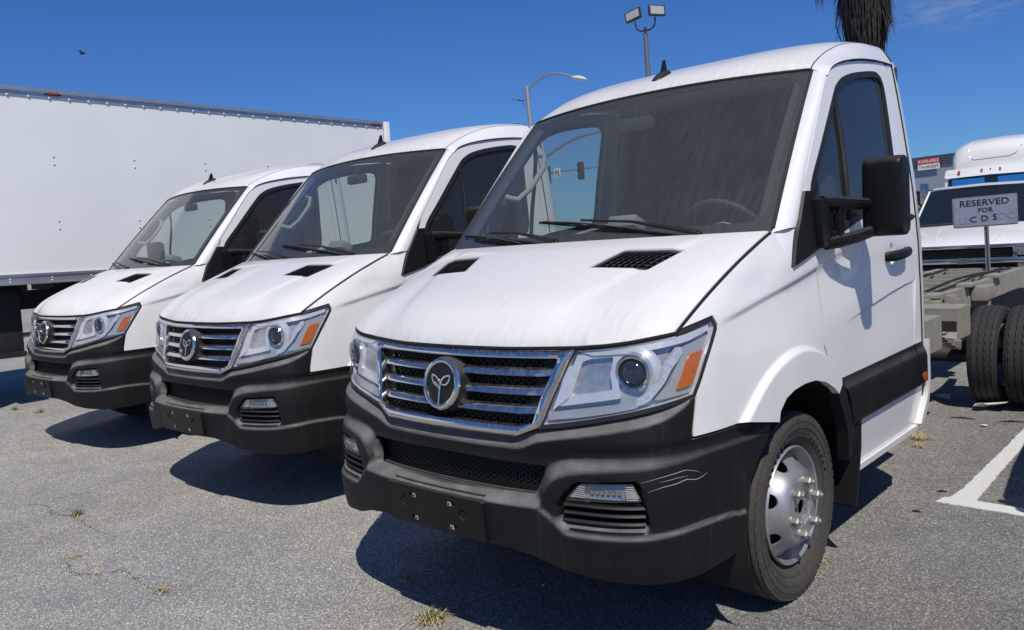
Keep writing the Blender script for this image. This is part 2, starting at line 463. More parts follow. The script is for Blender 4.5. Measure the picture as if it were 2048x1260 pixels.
def poly_sdf(P, poly):
    """signed distance, positive inside"""
    P = np.asarray(P, float); poly = np.asarray(poly, float); n = len(poly)
    A = poly; B = np.roll(poly, -1, 0)
    best = np.full(len(P), 1e9); ins = np.zeros(len(P), bool)
    for a, b in zip(A, B):
        e = b - a; L = e @ e
        if L < 1e-14: continue
        t = np.clip(((P - a) @ e) / L, 0, 1)
        q = P - (a + t[:, None] * e)
        best = np.minimum(best, (q ** 2).sum(1))
        c = (a[1] > P[:, 1]) != (b[1] > P[:, 1])
        if abs(b[1] - a[1]) > 1e-12:
            xi = a[0] + (P[:, 1] - a[1]) / (b[1] - a[1]) * e[0]
            ins ^= c & (P[:, 0] < xi)
    return np.where(ins, 1, -1) * np.sqrt(best)
def inset(poly, d):
    """move every edge of a closed polygon inwards by d"""
    P = np.asarray(poly, float); n = len(P)
    area = sum(P[i][0] * P[(i + 1) % n][1] - P[(i + 1) % n][0] * P[i][1] for i in range(n)) / 2
    sg = 1 if area > 0 else -1
    out = []
    for i in range(n):
        a, b, c = P[i - 1], P[i], P[(i + 1) % n]
        e1 = (b - a) / max(np.linalg.norm(b - a), 1e-9); e2 = (c - b) / max(np.linalg.norm(c - b), 1e-9)
        n1 = sg * np.array([-e1[1], e1[0]]); n2 = sg * np.array([-e2[1], e2[0]])
        m = n1 + n2; k = m @ n1
        out.append(b + m / max(np.linalg.norm(m), 1e-9) * d / max(math.sqrt(max((1 + n1 @ n2) / 2, .12)), .35))
    return np.array(out)
def smooth_poly(poly, n=6, corner=35.):
    """round a closed polygon with a spline but keep corners sharper than `corner` degrees... as drawn"""
    P = np.asarray(poly, float); m = len(P); sharp = []
    for i in range(m):
        e1 = P[i] - P[i - 1]; e2 = P[(i + 1) % m] - P[i]
        c = e1 @ e2 / max(np.linalg.norm(e1) * np.linalg.norm(e2), 1e-9)
        sharp.append(math.degrees(math.acos(max(-1, min(1, c)))) > corner)
    out = []
    for i in range(m):
        p1, p2 = P[i], P[(i + 1) % m]
        p0 = 2 * p1 - p2 if sharp[i] else P[i - 1]
        p3 = 2 * p2 - p1 if sharp[(i + 1) % m] else P[(i + 2) % m]
        for t in np.linspace(0, 1, n, endpoint=False):
            out.append(.5 * ((2 * p1) + (-p0 + p2) * t + (2 * p0 - 5 * p1 + 4 * p2 - p3) * t * t + (-p0 + 3 * p1 - 3 * p2 + p3) * t ** 3))
    return np.array(out)
def resample(poly, res):
    P = np.asarray(poly, float); out = []
    for a, b in zip(P, np.roll(P, -1, 0)):
        k = max(1, int(math.ceil(np.linalg.norm(b - a) / res)))
        for t in range(k): out.append(a + (b - a) * t / k)
    return np.array(out)
def round_corners(poly, r, n=4):
    P = np.asarray(poly, float); m = len(P); out = []
    for i in range(m):
        a, b, c = P[i - 1], P[i], P[(i + 1) % m]
        d1 = np.linalg.norm(a - b); d2 = np.linalg.norm(c - b); k = min(r, d1 * .45, d2 * .45)
        p = b + (a - b) / d1 * k; q = b + (c - b) / d2 * k
        for t in np.linspace(0, 1, n + 1): out.append((1 - t) ** 2 * p + 2 * t * (1 - t) * b + t * t * q)
    return np.array(out)
def panel_mesh(poly, surf, res=.02, holes=(), flange=.018, extra=None):
    """triangulated piece of a surface; surf(a, b, off) -> points; returns verts, faces with a turned-in rim"""
    outer = resample(poly, res); hs = [resample(h, res) for h in holes]
    loops = [outer] + hs
    lo = outer.min(0); hi = outer.max(0)
    gx = np.arange(lo[0], hi[0] + res, res); gy = np.arange(lo[1], hi[1] + res * .866, res * .866)
    G = np.array([(x + (res / 2 if j % 2 else 0), y) for j, y in enumerate(gy) for x in gx])
    keep = poly_sdf(G, outer) > res * .45
    for h in hs: keep &= poly_sdf(G, h) < -res * .45
    G = G[keep]
    if extra is not None:                       # rows of points that follow a crease
        E = np.asarray(extra, float); k2 = poly_sdf(E, outer) > res * .2
        for h in hs: k2 &= poly_sdf(E, h) < -res * .2
        E = E[k2]
        if len(E):
            dmin = np.array([((E - g) ** 2).sum(1).min() for g in G]); G = np.concatenate([G[dmin > (res * .45) ** 2], E])
    pts = []; edges = []
    for L in loops:
        b = len(pts); pts += [tuple(p) for p in L]
        edges += [(b + i, b + (i + 1) % len(L)) for i in range(len(L))]
    nb = len(pts)
    pts += [tuple(p) for p in G]
    res_ = delaunay_2d_cdt([Vector(p) for p in pts], edges, [], 0, 1e-7)
    v2 = np.array([(v.x, v.y) for v in res_[0]]); F = [tuple(f) for f in res_[2]]
    cen = np.array([v2[list(f)].mean(0) for f in F])
    ok = poly_sdf(cen, outer) > 0
    for h in hs: ok &= poly_sdf(cen, h) < 0
    F = [f for f, k in zip(F, ok) if k]
    used = sorted({i for f in F for i in f}); mp = {u: i for i, u in enumerate(used)}
    v2 = v2[used]; F = [tuple(mp[i] for i in f) for f in F]
    P = surf(v2[:, 0], v2[:, 1], 0.)
    # orient outwards
    V = [tuple(p) for p in P]
    if flange:
        cnt = {}
        for f in F:
            for i in range(3):
                e = (f[i], f[(i + 1) % 3]); k = tuple(sorted(e))
                cnt.setdefault(k, []).append(e)
        rim = [es[0] for es in cnt.values() if len(es) == 1]
        idx = sorted({i for e in rim for i in e}); mp2 = {u: len(V) + i for i, u in enumerate(idx)}
        Q = surf(v2[idx, 0], v2[idx, 1], -flange)
        V += [tuple(q) for q in Q]
        for a, b in rim: F.append((b, a, mp2[a], mp2[b]))
    return V, F
def flipx(V, F): return [(-x, y, z) for x, y, z in V], [tuple(reversed(f)) for f in F]
def fix_out(V, F, ref=(0, 1.0, 1.2)):
    """turn the faces so that most of them look away from ref"""
    V_ = np.array(V); s = 0.
    for f in F[:400]:
        a, b, c = V_[f[0]], V_[f[1]], V_[f[2]]
        s += np.sign(np.cross(b - a, c - a) @ ((a + b + c) / 3 - np.array(ref)))
    return (V, F) if s >= 0 else (V, [tuple(reversed(f)) for f in F])
def MS(dfun=None, base=0.):
    df = dfun or d0
    return lambda a, b, off: M(a, b, off + base, df)
def spanel(name, poly, mat, parent, res=.02, holes=(), flange=.018, dfun=None, base=0., sides=(1, -1), angle=40., gap=.0, extra=None, **k):
    """piece of the cab skin on one or both sides"""
    if gap: poly = inset(poly, gap)
    V, F = fix_out(*panel_mesh(poly, MS(dfun, base), res, holes, flange, extra))
    out = []
    for s in sides:
        v, f = (V, F) if s > 0 else flipx(V, F)
        out.append(mk(name, v, f, mat, parent, True, angle, **k))
    return out
def Y(y): return y + 1.037          # side position (metres back) -> s

# ---- hood, windshield and roof surfaces
ZF_S=[0,.3,.59,.72,.85,1.0,1.043]; ZF_Z=[1.160,1.160,1.164,1.172,1.184,1.199,1.203]
WBX, WBY, WBZ = .898, .690, 1.508
def hood(a, v, off=0.):
    """a = lateral coordinate in metres at the nose (-1.043..1.043), v = 0 nose .. .72 cowl"""
    a = np.atleast_1d(np.asarray(a, float)); v = np.atleast_1d(np.asarray(v, float)) / .72
    u = a / 1.043; au = np.abs(u)
    Fp = M(a, np.interp(np.abs(a), ZF_S, ZF_Z), .004)
    B = np.stack([WBX * u, .530 + .16 * au ** 2.2, WBZ + .006 * (1 - au ** 2)], 1)
    P = Fp * (1 - v)[:, None] + B * v[:, None]
    h = .085 * (1 - np.exp(-v / .10)) * np.clip(1 - v, 0, 1) ** .75
    w = 1 - au ** 5
    P[:, 2] += h * w + .018 * 4 * v * (1 - v) * au ** 5
    xr = .40 + .30 * v                        # ridge that runs from the vents to the nose
    r = sm((xr - np.abs(P[:, 0])) / .035 + .5)
    P[:, 2] += .007 * r * sm(v / .15) * sm((1 - v) / .2)
    P[:, 2] += off
    return P
def ws(a, t, off=0.):
    """windshield; a lateral -.9...9, t metres up the glass 0...95"""
    a = np.atleast_1d(np.asarray(a, float)); t = np.atleast_1d(np.asarray(t, float)) / .95
    u = a / .9; au = np.abs(u)
    B = np.stack([.893 * u, .548 + .150 * au ** 2.2, 1.500 + 0 * u], 1)
    Tt = np.stack([.808 * u, 1.232 + .115 * au ** 2.2, 2.216 - .020 * au ** 2], 1)
    P = B * (1 - t)[:, None] + Tt * t[:, None]
    P += np.array([0, -.72, .69]) * (.022 * 4 * t * (1 - t) * (1 - .6 * au ** 2) + off)[:, None] if np.ndim(off) else np.array([0, -.72, .69]) * (.022 * 4 * t * (1 - t) * (1 - .6 * au ** 2))[:, None] + np.array([0, -.72, .69]) * off
    return P
RX = [  # roof stations: five control points from the middle to the gutter
 [(0,1.240,2.222),(.40,1.266,2.219),(.68,1.318,2.209),(.812,1.350,2.200),(.880,1.352,2.164)],
 [(0,1.290,2.262),(.40,1.312,2.259),(.68,1.356,2.245),(.808,1.388,2.226),(.879,1.398,2.202)],
 [(0,1.375,2.310),(.40,1.392,2.306),(.675,1.430,2.289),(.800,1.465,2.262),(.877,1.494,2.236)],
 [(0,1.55,2.368),(.40,1.56,2.364),(.67,1.585,2.348),(.792,1.610,2.318),(.875,1.640,2.265)],
 [(0,1.80,2.420),(.40,1.80,2.417),(.67,1.805,2.402),(.792,1.815,2.374),(.871,1.830,2.290)],
 [(0,2.05,2.450),(.40,2.05,2.447),(.67,2.05,2.432),(.792,2.05,2.404),(.866,2.05,2.305)],
 [(0,2.265,2.462),(.40,2.265,2.459),(.67,2.265,2.444),(.790,2.265,2.412),(.862,2.265,2.309)]]
RU = [0, .46, .77, .905, 1.0]
def roof(u, v):
    """u 0 middle .. 1 gutter (signed), v 0 front .. 6 rear station"""
    R = np.array(RX); au = abs(u)
    row = [[pchip(RU, R[k, :, c], [au])[0] for c in range(3)] for k in range(7)]
    row = np.array(row)
    p = np.array([pchip(range(7), row[:, c], [v])[0] for c in range(3)])
    if u < 0: p[0] = -p[0]
    return p

# ------------------------------------------------------------------ the truck
HL = smooth_poly([(.593,1.150),(.708,1.159),(.852,1.173),(.989,1.187),(1.053,1.195),(1.129,1.206),(1.226,1.223),(1.233,1.195),(1.195,1.150),(1.149,1.09),(1.105,1.025),(1.075,.985),(.992,.972),(.872,.953),(.752,.933),(.584,.904),(.466,.889),(.482,.935),(.509,1.005),(.544,1.075),(.572,1.124)], 4)
GOUT_R = [(0,1.148),(.33,1.147),(.50,1.148),(.588,1.153),(.553,1.088),(.506,.996),(.472,.910),(.460,.886),(.362,.850),(.13,.850),(0,.850)]
GIN_R = [(0,1.121),(.33,1.121),(.515,1.121),(.519,1.113),(.484,1.043),(.459,.990),(.432,.900),(.372,.886),(.07,.888),(0,.888)]
def sym(half):
    """half outline from the middle top to the middle bottom -> closed outline"""
    return np.array(half[:-1] + [half[-1]] + [(-x, z) for x, z in reversed(half[1:-1])])
P1 = [(1.75,.80),(1.43,.795),(1.2,.80),(1.04,.80),(.9,.797),(.72,.788),(.6,.773),(.545,.757),(.512,.735),(.492,.70),(.470,.660),(.40,.650),(-.1,.648),(-.1,.1),(1.75,.1)]
P1 = smooth_poly(P1, 5, 50)
P2 = [(1.75,.50),(1.30,.535),(1.21,.552),(1.044,.562),(.92,.556),(.84,.550),(.735,.548),(.60,.548),(.565,.560),(.515,.602),(.48,.622),(.43,.634),(-.1,.634),(-.1,.1),(1.75,.1)]
P2 = smooth_poly(P2, 5, 50)
FOGREC = [(.540,.64),(.600,.712),(.625,.724),(.822,.733),(.840,.722),(.862,.583),(.850,.572),(.573,.568),(.545,.595)]
UB_S = [0,.36,.464,.589,.715,.836,.928,1.01,1.074]; UB_Z = [.812,.812,.846,.872,.894,.912,.929,.954,.983]
TB_S = [0,.36,.462,.584,.752,.872,.992,1.078]; TB_Z = [.85,.85,.884,.90,.93,.95,.968,.983]
def li(t):
    """ramp with firm edges"""
    return .72 * np.clip(t, 0, 1) + .28 * sm(t)
def d_bumper(s, z):
    s = np.abs(np.atleast_1d(s)); z = np.atleast_1d(z); q = np.stack([s, z], 1)
    d = d0(s, z)
    ub = pchip(UB_S, UB_Z, s); tb = pchip(TB_S, TB_Z, s)
    k = li((z - ub) / np.maximum(tb - ub, .012)) * (s < 1.09)
    d = d + .034 * k * sm((1.12 - s) / .2)
    d = d - .016 * li((ub + .004 - z) / .012) * sm((1.12 - s) / .2)
    d = d + .038 * sm((.86 - z) / .09)
    d = d - .035 * li(poly_sdf(q, P1) / .050 + .5)
    d = d - .017 * li(poly_sdf(q, P2) / .020 + .5)
    d = d + .060 * sm(poly_sdf(q, FOGREC) / .014 + .1)
    return d
FLARE = smooth_poly([(1.30,.845),(1.376,.905),(1.473,.970),(1.592,1.020),(1.714,1.045),(1.82,1.044),(1.95,1.012),(2.063,.955),(2.155,.862),(2.16,.30),(1.30,.30)], 5, 50)
ARCH = [(1.545,.80),(1.560,.840),(1.610,.878),(1.680,.897),(1.770,.904),(1.870,.900),(1.975,.873),(2.055,.835),(2.105,.80)]
def crease_z(s): return 1.205 + (s - 1.23) * .175
def d_fender(s, z):
    s = np.atleast_1d(s); z = np.atleast_1d(z); q = np.stack([s, z], 1)
    d = d0(s, z)
    ze = np.interp(s, HE_S, HE_Z); de = np.interp(s, HE_S, HE_D)
    d = d + (de - d0(s, ze)) * sm(1 - (ze - z) / .13) * (s < 1.76)
    zc = crease_z(s)
    d = d + .013 * sm((zc - z) / .03 + .3) * (1 - sm((zc - .03 - z) / .26)) * sm((s - 1.2) / .2)
    d = d - .026 * sm(poly_sdf(q, FLARE) / .020 + .25)
    return d
def d_door(s, z):
    s = np.atleast_1d(s); z = np.atleast_1d(z)
    d = d0(s, z)
    zc = crease_z(s)
    d = d + .013 * sm((zc - z) / .03 + .3) * (1 - sm((zc - .03 - z) / .26)) * (1 - sm((s - 2.25) / .35))
    zs = np.interp(s, [Y(1.1), Y(1.2), Y(1.4), Y(1.6), Y(1.82), Y(2.06), Y(2.3)], [1.06, 1.075, 1.103, 1.128, 1.156, 1.178, 1.192])
    d = d + .009 * sm((zs - z) / .009 + .5) * (1 - sm((zs - z - .03) / .28)) * sm((s - Y(1.18)) / .5)
    return d
# hood edge as seen by the fender
_he = hood(np.full(40, 1.043), np.linspace(0, .72, 40))
_sd = [s_of(p[0], p[1]) for p in _he]
HE_S = np.array([q[0] for q in _sd]); HE_D = np.array([q[1] for q in _sd]); HE_Z = _he[:, 2]
_o = np.argsort(HE_S); HE_S, HE_D, HE_Z = HE_S[_o], HE_D[_o], HE_Z[_o]

def local_frame(s, z, off=0.):
    """matrix on the skin: local x along the skin, local y up the skin, local z outwards"""
    p = M([s], [z], off)[0]; e = .004
    a = M([s + e], [z], off)[0] - M([s - e], [z], off)[0]
    b = M([s], [z + e], off)[0] - M([s], [z - e], off)[0]
    ax = Vector(a).normalized(); by = Vector(b); by = (by - ax * by.dot(ax)).normalized(); n = ax.cross(by)
    return Matrix(((ax.x, by.x, n.x, p[0]), (ax.y, by.y, n.y, p[1]), (ax.z, by.z, n.z, p[2]), (0, 0, 0, 1)))
def hex_mesh(poly, surf, cell, wall, depth):
    """honeycomb lattice clipped to a polygon: each cell a ring of walls with depth"""
    poly = np.asarray(poly); lo = poly.min(0); hi = poly.max(0); mb = MB()
    dx = cell * 1.5; dy = cell * math.sqrt(3); i = 0; x = lo[0]; C = []
    while x < hi[0] + cell:
        y = lo[1] + (dy / 2 if i % 2 else 0)
        while y < hi[1] + cell: C.append((x, y)); y += dy
        x += dx; i += 1
    C = np.array(C); C = C[poly_sdf(C, poly) > -cell * .6]
    segs = {}
    for c in C:
        H = [(c[0] + cell * math.cos(k * math.pi / 3), c[1] + cell * math.sin(k * math.pi / 3)) for k in range(6)]
        for k in range(6):
            a, b = H[k], H[(k + 1) % 6]
            key = tuple(sorted(((round(a[0], 4), round(a[1], 4)), (round(b[0], 4), round(b[1], 4)))))
            segs[key] = (a, b)
    S = [s for s in segs.values()]
    mid = np.array([((a[0] + b[0]) / 2, (a[1] + b[1]) / 2) for a, b in S])
    ok = poly_sdf(mid, poly) > 0
    A = np.array([s[0] for s, k in zip(S, ok) if k]); B = np.array([s[1] for s, k in zip(S, ok) if k])
    T = (B - A) / np.linalg.norm(B - A, axis=1)[:, None]; Nn = np.stack([-T[:, 1], T[:, 0]], 1) * wall / 2
    q = [A + Nn, A - Nn, B - Nn, B + Nn]
    fr = [surf(k[:, 0], k[:, 1], 0.) for k in q]; bk = [surf(k[:, 0], k[:, 1], -depth) for k in q]
    for j in range(len(A)):
        mb.add([f[j] for f in fr] + [b[j] for b in bk], [(3, 2, 1, 0), (0, 1, 5, 4), (2, 3, 7, 6)])
    return mb
def ribbon(P, Q, parent, name, mat, **k):
    n = len(P); V = list(P) + list(Q)
    return mk(name, V, [(i, i + 1, n + i + 1, n + i) for i in range(n - 1)], mat, parent, **k)

def build_truck():
    T = empty('cab_chassis_truck')
    # --- hood with two vents
    VENT = np.array([(.40,.455),(.585,.565),(.82,.565),(.73,.445)])   # placed below after solving
    def hood_ab(x, y):
        """hood parameters of a plan position"""
        a, v = x / .88 * 1.043, .4
        for _ in range(60):
            p = hood([a], [v])[0]; a += (x - p[0]) * 1.1; v += (y - p[1]) * .9
        return a, v
    vl = [hood_ab(.346,.240), hood_ab(.607,.262), hood_ab(.667,.447), hood_ab(.406,.410)]
    vl = [tuple(map(float, q)) for q in vl]
    vr = [(-a, b) for a, b in vl]
    edge = [(a, 0) for a in np.linspace(-1.036, 1.036, 41)] + [(1.036, v) for v in np.linspace(.02, .70, 20)] + [(a, .718) for a in np.linspace(1.03, -1.03, 31)] + [(-1.036, v) for v in np.linspace(.70, .02, 20)]
    vo = [round_corners(q, .012) for q in (vl, vr)]
    V, F = fix_out(*panel_mesh(edge, hood, .028, vo, .022))
    mk('hood', V, F, 'paint_hood', T)
    for q in (vl, vr):
        ip = inset(q, .018)
        ring = round_corners(inset(q, .002), .012)
        hs = lambda a, b, off: hood(a, b, off - .006)
        V, F = fix_out(*panel_mesh(ring, hs, .02, [round_corners(ip, .006)], .012))
        vent = mk('hood_vent', V, F, 'trim_black', T)
        hd = lambda a, b, off: hood(a, b, off - .030)
        V, F = fix_out(*panel_mesh(ip, hd, .04, (), 0)); mk('vent_floor', V, F, 'void_black', vent)
        ipa = np.array(ip)
        for k in range(8):                                           # curved louvres across the vent
            t = (k + .6) / 8.2
            lo = ipa[0] * (1 - t) + ipa[1] * t; hi = ipa[3] * (1 - t) + ipa[2] * t
            ts = np.linspace(0, 1, 9); sgn = 1 if q[0][0] > 0 else -1
            pts = np.array([lo * (1 - r) + hi * r + np.array([sgn * -.012 * math.sin(math.pi * r), 0]) for r in ts])
            A = hood(pts[:, 0], pts[:, 1], -.005); B = hood(pts[:, 0] + .0035, pts[:, 1], -.005); Cc = hood(pts[:, 0] - .006, pts[:, 1], -.026)
            n = len(A); VV = list(A) + list(B) + list(Cc)
            FF = [(i, i + 1, n + i + 1, n + i) for i in range(n - 1)] + [(2 * n + i, 2 * n + i + 1, i + 1, i) for i in range(n - 1)]
            mk('slat', VV, FF, 'trim_black', vent)
        for k in range(5):
            t = (k + .7) / 5.4
            a = ipa[0] * (1 - t) + ipa[3] * t; b = ipa[1] * (1 - t) + ipa[2] * t
            pp = np.array([a * (1 - r) + b * r for r in np.linspace(0, 1, 7)])
            mb = MB(); mb.tube(hood(pp[:, 0], pp[:, 1], -.018), .003, 4); mb.build('cross_slat', 'trim_black', vent)
    mb = MB(); q = hood(np.full(30, 1.043), np.linspace(0, .712, 30)); mb.tube(q + np.array([.0, 0, -.007]), .0062, 6); both(mb, 'hood_gap_dark', 'void_black', T)  # black tube stands in for the shade inside the hood gap
    a = np.linspace(-1.045, 1.045, 90); mb = MB(); mb.tube(M(a, np.interp(np.abs(a), ZF_S, ZF_Z) - .0085, -.004), .0085, 6); mb.build('hood_front_gap_dark', 'void_black', T)  # black tube stands in for the dark gap under the hood nose
    # --- windshield
    WO = [(a, 0) for a in np.linspace(-.9, .9, 31)] + [(.9, t) for t in np.linspace(.03, .92, 24)] + [(a, .95) for a in np.linspace(.9, -.9, 31)] + [(-.9, t) for t in np.linspace(.92, .03, 24)]
    WI = round_corners([(-.868,.060),(.868,.060),(.872,.922),(-.872,.922)], .10, 8)
    V, F = fix_out(*panel_mesh(WO, ws, .04, (), .006), ref=(0, 2, 1)); mk('windshield', V, F, 'windshield_glass', T)
    sf = lambda a, t, off: ws(a, t, off - .004)
    V, F = fix_out(*panel_mesh(inset(WO, .004), sf, .03, [WI], 0), ref=(0, 2, 1)); mk('windshield_band', V, F, 'seal_black', T)
    mb = MB()
    rim = [(-.905, .02)] + [(-.905, t) for t in np.linspace(.05, .95, 16)] + [(a, .957) for a in np.linspace(-.89, .89, 30)] + [(.905, t) for t in np.linspace(.95, .02, 17)]
    rim = np.array(rim); mb.tube(ws(rim[:, 0], rim[:, 1], .001), .0075, 6); mb.build('windshield_seal', 'rubber', T)
    # cowl below the glass
    a = np.linspace(-.9, .9, 31); A = ws(a, 0 * a, 0.); B = hood(a / .9 * 1.04, 0 * a + .715, -.008)
    ribbon(A + np.array([0, .02, -.004]), B + np.array([0, -.02, -.012]), T, 'cowl', 'void_black')
    # --- roof skin and roof rails
    nu, nv = 30, 36
    us = np.linspace(-.895, .895, nu * 2 + 1); vs = np.linspace(0, 6, nv)
    G = [[roof(u, v) for u in us] for v in vs]
    def gridmesh(G):
        r, c = len(G), len(G[0]); V = [p for row in G for p in row]
        return V, [(i * c + j, i * c + j + 1, (i + 1) * c + j + 1, (i + 1) * c + j) for i in range(r - 1) for j in range(c - 1)]
    V, F = gridmesh(G); mk('roof', V, F, 'paint_roof', T)
    us2 = np.linspace(.899, 1.0, 10)
    G2 = [[roof(u, v) for u in us2] for v in vs]
    for s in (1, -1):
        V, F = gridmesh(G2)
        if s < 0: V, F = flipx(V, F)
        mk('roof_rail', V, F, 'paint_pillar', T)
    mb = MB(); mb.tube([roof(.897, v) - np.array([0, 0, .004]) for v in vs], .005, 6); both(mb, 'roof_seam', 'rubber', T)
    # --- A-pillars: strip from the glass edge to the door cut
    tt = np.linspace(0, 1, 26)
    Wd = ws(np.full(26, .9), .95 * tt) + np.array([.004, .002, 0])
    cut = np.array([(.812,1.513),(.918,1.655),(.968,1.722),(1.10,1.880),(1.22,2.030),(1.300,2.122),(1.352,2.164)])
    ck = np.interp(tt, [0, .21, .30, .53, .75, .91, 1.0], cut[:, 0]), np.interp(tt, [0, .21, .30, .53, .75, .91, 1.0], cut[:, 1])
    Dc = M(Y(ck[0]) - .004, ck[1])
    G = []
    for i in range(26):
        a, b = Wd[i], Dc[i]; mid = (a + b) / 2 + np.array([.030, -.016, .008]) * (1 - .25 * tt[i])
        G.append([(1 - r) ** 2 * a + 2 * r * (1 - r) * mid + r * r * b for r in np.linspace(0, 1, 9)] + [b + np.array([-.02, .0, 0])])
    for s in (1, -1):
        V, F = fix_out(*gridmesh(G), ref=(0, 1.4, 1.8))
        if s < 0: V, F = flipx(V, F)
        mk('windshield_pillar', V, F, 'paint_pillar', T)
    # --- fenders
    top = [(float(s), float(np.interp(s, HE_S, HE_Z))) for s in np.linspace(1.052, 1.728, 22)]
    fend = top + [(1.735,1.506),(1.785,1.510),(Y(.812)-.004,1.512),(Y(.738),1.361),(Y(.95),1.408),(Y(.985),1.36),(Y(.995),1.25),(Y(.997),1.124),(Y(.992),1.02),
                  (2.063,.957),(2.155,.862),(2.155,.845),(2.105,.80)] + ARCH[-2::-1] + [(1.52,.806),(1.33,.846),(1.20,.846),(1.056,.846),(1.056,.87),(1.073,.94),(1.086,.99),(1.115,1.03),(1.158,1.09),(1.205,1.15),(1.243,1.20),(1.232,1.233),(1.13,1.215),(1.06,1.203)]
    fl = np.concatenate([resample(inset(FLARE, k), .011) for k in (-.010, -.005, .0, .005, .010, .015, .021)])
    cz = np.array([(s, crease_z(s) + k) for s in np.arange(1.2, 2.1, .016) for k in (-.022, -.014, -.006, .002, .010)])
    spanel('fender', fend, 'paint_side', T, .018, gap=.0038, dfun=d_fender, flange=.03, extra=np.concatenate([fl, cz[poly_sdf(cz, FLARE) < -.02]]))
    # --- doors with window opening
    WIN = smooth_poly([(Y(1.005),1.680),(Y(1.147),1.831),(Y(1.268),1.959),(Y(1.396),2.088),(Y(1.449),2.130),(Y(1.539),2.171),(Y(1.688),2.205),(Y(1.891),2.233),(Y(2.010),2.240),(Y(2.066),2.218),(Y(2.082),2.165),(Y(2.070),2.02),(Y(2.052),1.85),(Y(2.035),1.66),(Y(2.01),1.592),(Y(1.93),1.575),(Y(1.55),1.535),(Y(1.30),1.485),(Y(1.10),1.452),(Y(.985),1.59)], 4, 50)
    CUP = [(Y(1.87) + .045 * math.cos(t), 1.338 + .062 * math.sin(t)) for t in np.linspace(0, 2 * math.pi, 24, endpoint=False)]
    door = [(Y(.955),1.655),(Y(.972),1.722),(Y(1.104),1.880),(Y(1.224),2.030),(Y(1.304),2.122),(Y(1.356),2.162),(Y(1.405),2.198),(Y(1.50),2.230),(Y(1.64),2.258),(Y(1.83),2.283),(Y(2.05),2.300),(Y(2.15),2.306),(Y(2.185),2.29),(Y(2.195),2.24),
            (Y(2.205),1.95),(Y(2.215),1.6),(Y(2.205),1.2),(Y(2.150),.90),(Y(2.135),.86),(Y(2.11),.46),(Y(2.07),.425),(Y(1.325),.425),(Y(1.295),.50),(Y(1.245),.65),(Y(1.175),.79),(Y(1.125),.857),(2.067,.96),(Y(.996),1.02),(Y(1.001),1.124),(Y(.999),1.25),(Y(.989),1.362),(Y(.952),1.412),(Y(.90),1.60)]
    spanel('door', door, 'paint_side', T, .022, holes=[WIN, CUP], gap=.0018, dfun=d_door, flange=.03, extra=np.array([(s, np.interp(s, [Y(1.1), Y(1.2), Y(1.4), Y(1.6), Y(1.82), Y(2.06), Y(2.3)], [1.06, 1.075, 1.103, 1.128, 1.156, 1.178, 1.192]) + k) for s in np.arange(Y(1.15), Y(2.19), .02) for k in (-.009, -.0045, 0, .0045, .009)]))
    # window seal, glass, divider
    spanel('window_seal', inset(WIN, -.004), 'seal_black', T, .03, holes=[inset(WIN, .026)], flange=.012, base=.002)
    DIV = [(Y(1.398),2.085),(Y(1.410),1.99),(Y(1.405),1.85),(Y(1.388),1.71),(Y(1.375),1.50)]
    wi = inset(WIN, .02)
    V, F = fix_out(*panel_mesh(wi, MS(None, -.012), .05, (), .004))
    for s in (1, -1):
        v, f = (V, F) if s > 0 else flipx(V, F); mk('door_window', v, f, 'side_glass', T)
    dv = np.array(DIV); mb = MB(); mb.tube(M(np.interp(np.linspace(0,1,16),np.linspace(0,1,5),dv[:,0]), np.interp(np.linspace(0,1,16),np.linspace(0,1,5),dv[:,1]), -.006), .012, 6)
    both(mb, 'window_divider', 'seal_black', T)
    # --- rear pillar and rear corner panel
    pil = [(Y(2.195),2.303),(Y(2.265),2.305),(Y(2.265),.42),(Y(2.115),.42),(Y(2.139),.86),(Y(2.154),.90),(Y(2.209),1.2),(Y(2.219),1.6),(Y(2.209),1.95),(Y(2.199),2.24)]
    spanel('cab_side_panel', pil, 'paint_side', T, .03, gap=.0016, flange=.03)
    zs = np.concatenate([np.linspace(.42, 2.29, 30)])
    prof = [tuple(M([Y(2.27)], [z])[0]) for z in zs] + [roof(u, 6) + np.array([0, .005, 0]) for u in np.linspace(.985, 0, 18)]
    prof = np.array(prof); half = prof.copy()
    full = np.concatenate([half, (half * np.array([-1, 1, 1]))[::-1][1:]])
    def ringat(dy, ins):
        c = np.array([0, 0, 1.35]); q = full.copy()
        ext = np.array([.965, 1, 1.12])
        d = (q - c); d[:, 1] = 0
        f = 1 - ins / np.maximum(np.abs(d / ext).max(1), .3)
        q = c + d * np.array([1, 0, 1]) * np.stack([np.where(np.abs(d[:, 0]) > .5, 1 - ins / .96, 1 - ins / 1.1), np.ones(len(q)), np.where(d[:, 2] > .5, 1 - ins / 1.1, 1)], 1)
        q[:, 1] = full[:, 1] + dy
        return q
    rings = [ringat(.0, .0), ringat(.05, .003), ringat(.10, .012), ringat(.135, .03), ringat(.155, .055), ringat(.162, .085)]
    n = len(full); V = [p for r in rings for p in r]; F = [(i * n + j, i * n + j + 1, (i + 1) * n + j + 1, (i + 1) * n + j) for i in range(len(rings) - 1) for j in range(n - 1)]
    F.append(tuple((len(rings) - 1) * n + j for j in range(n)))
    V, F = fix_out(V, F); mk('cab_back', V, F, 'paint_pillar', T)
    seam = MB(); seam.tube(full[1:-1] - np.array([0, .002, 0]), .006, 5); seam.build('rear_seam', 'rubber', T)
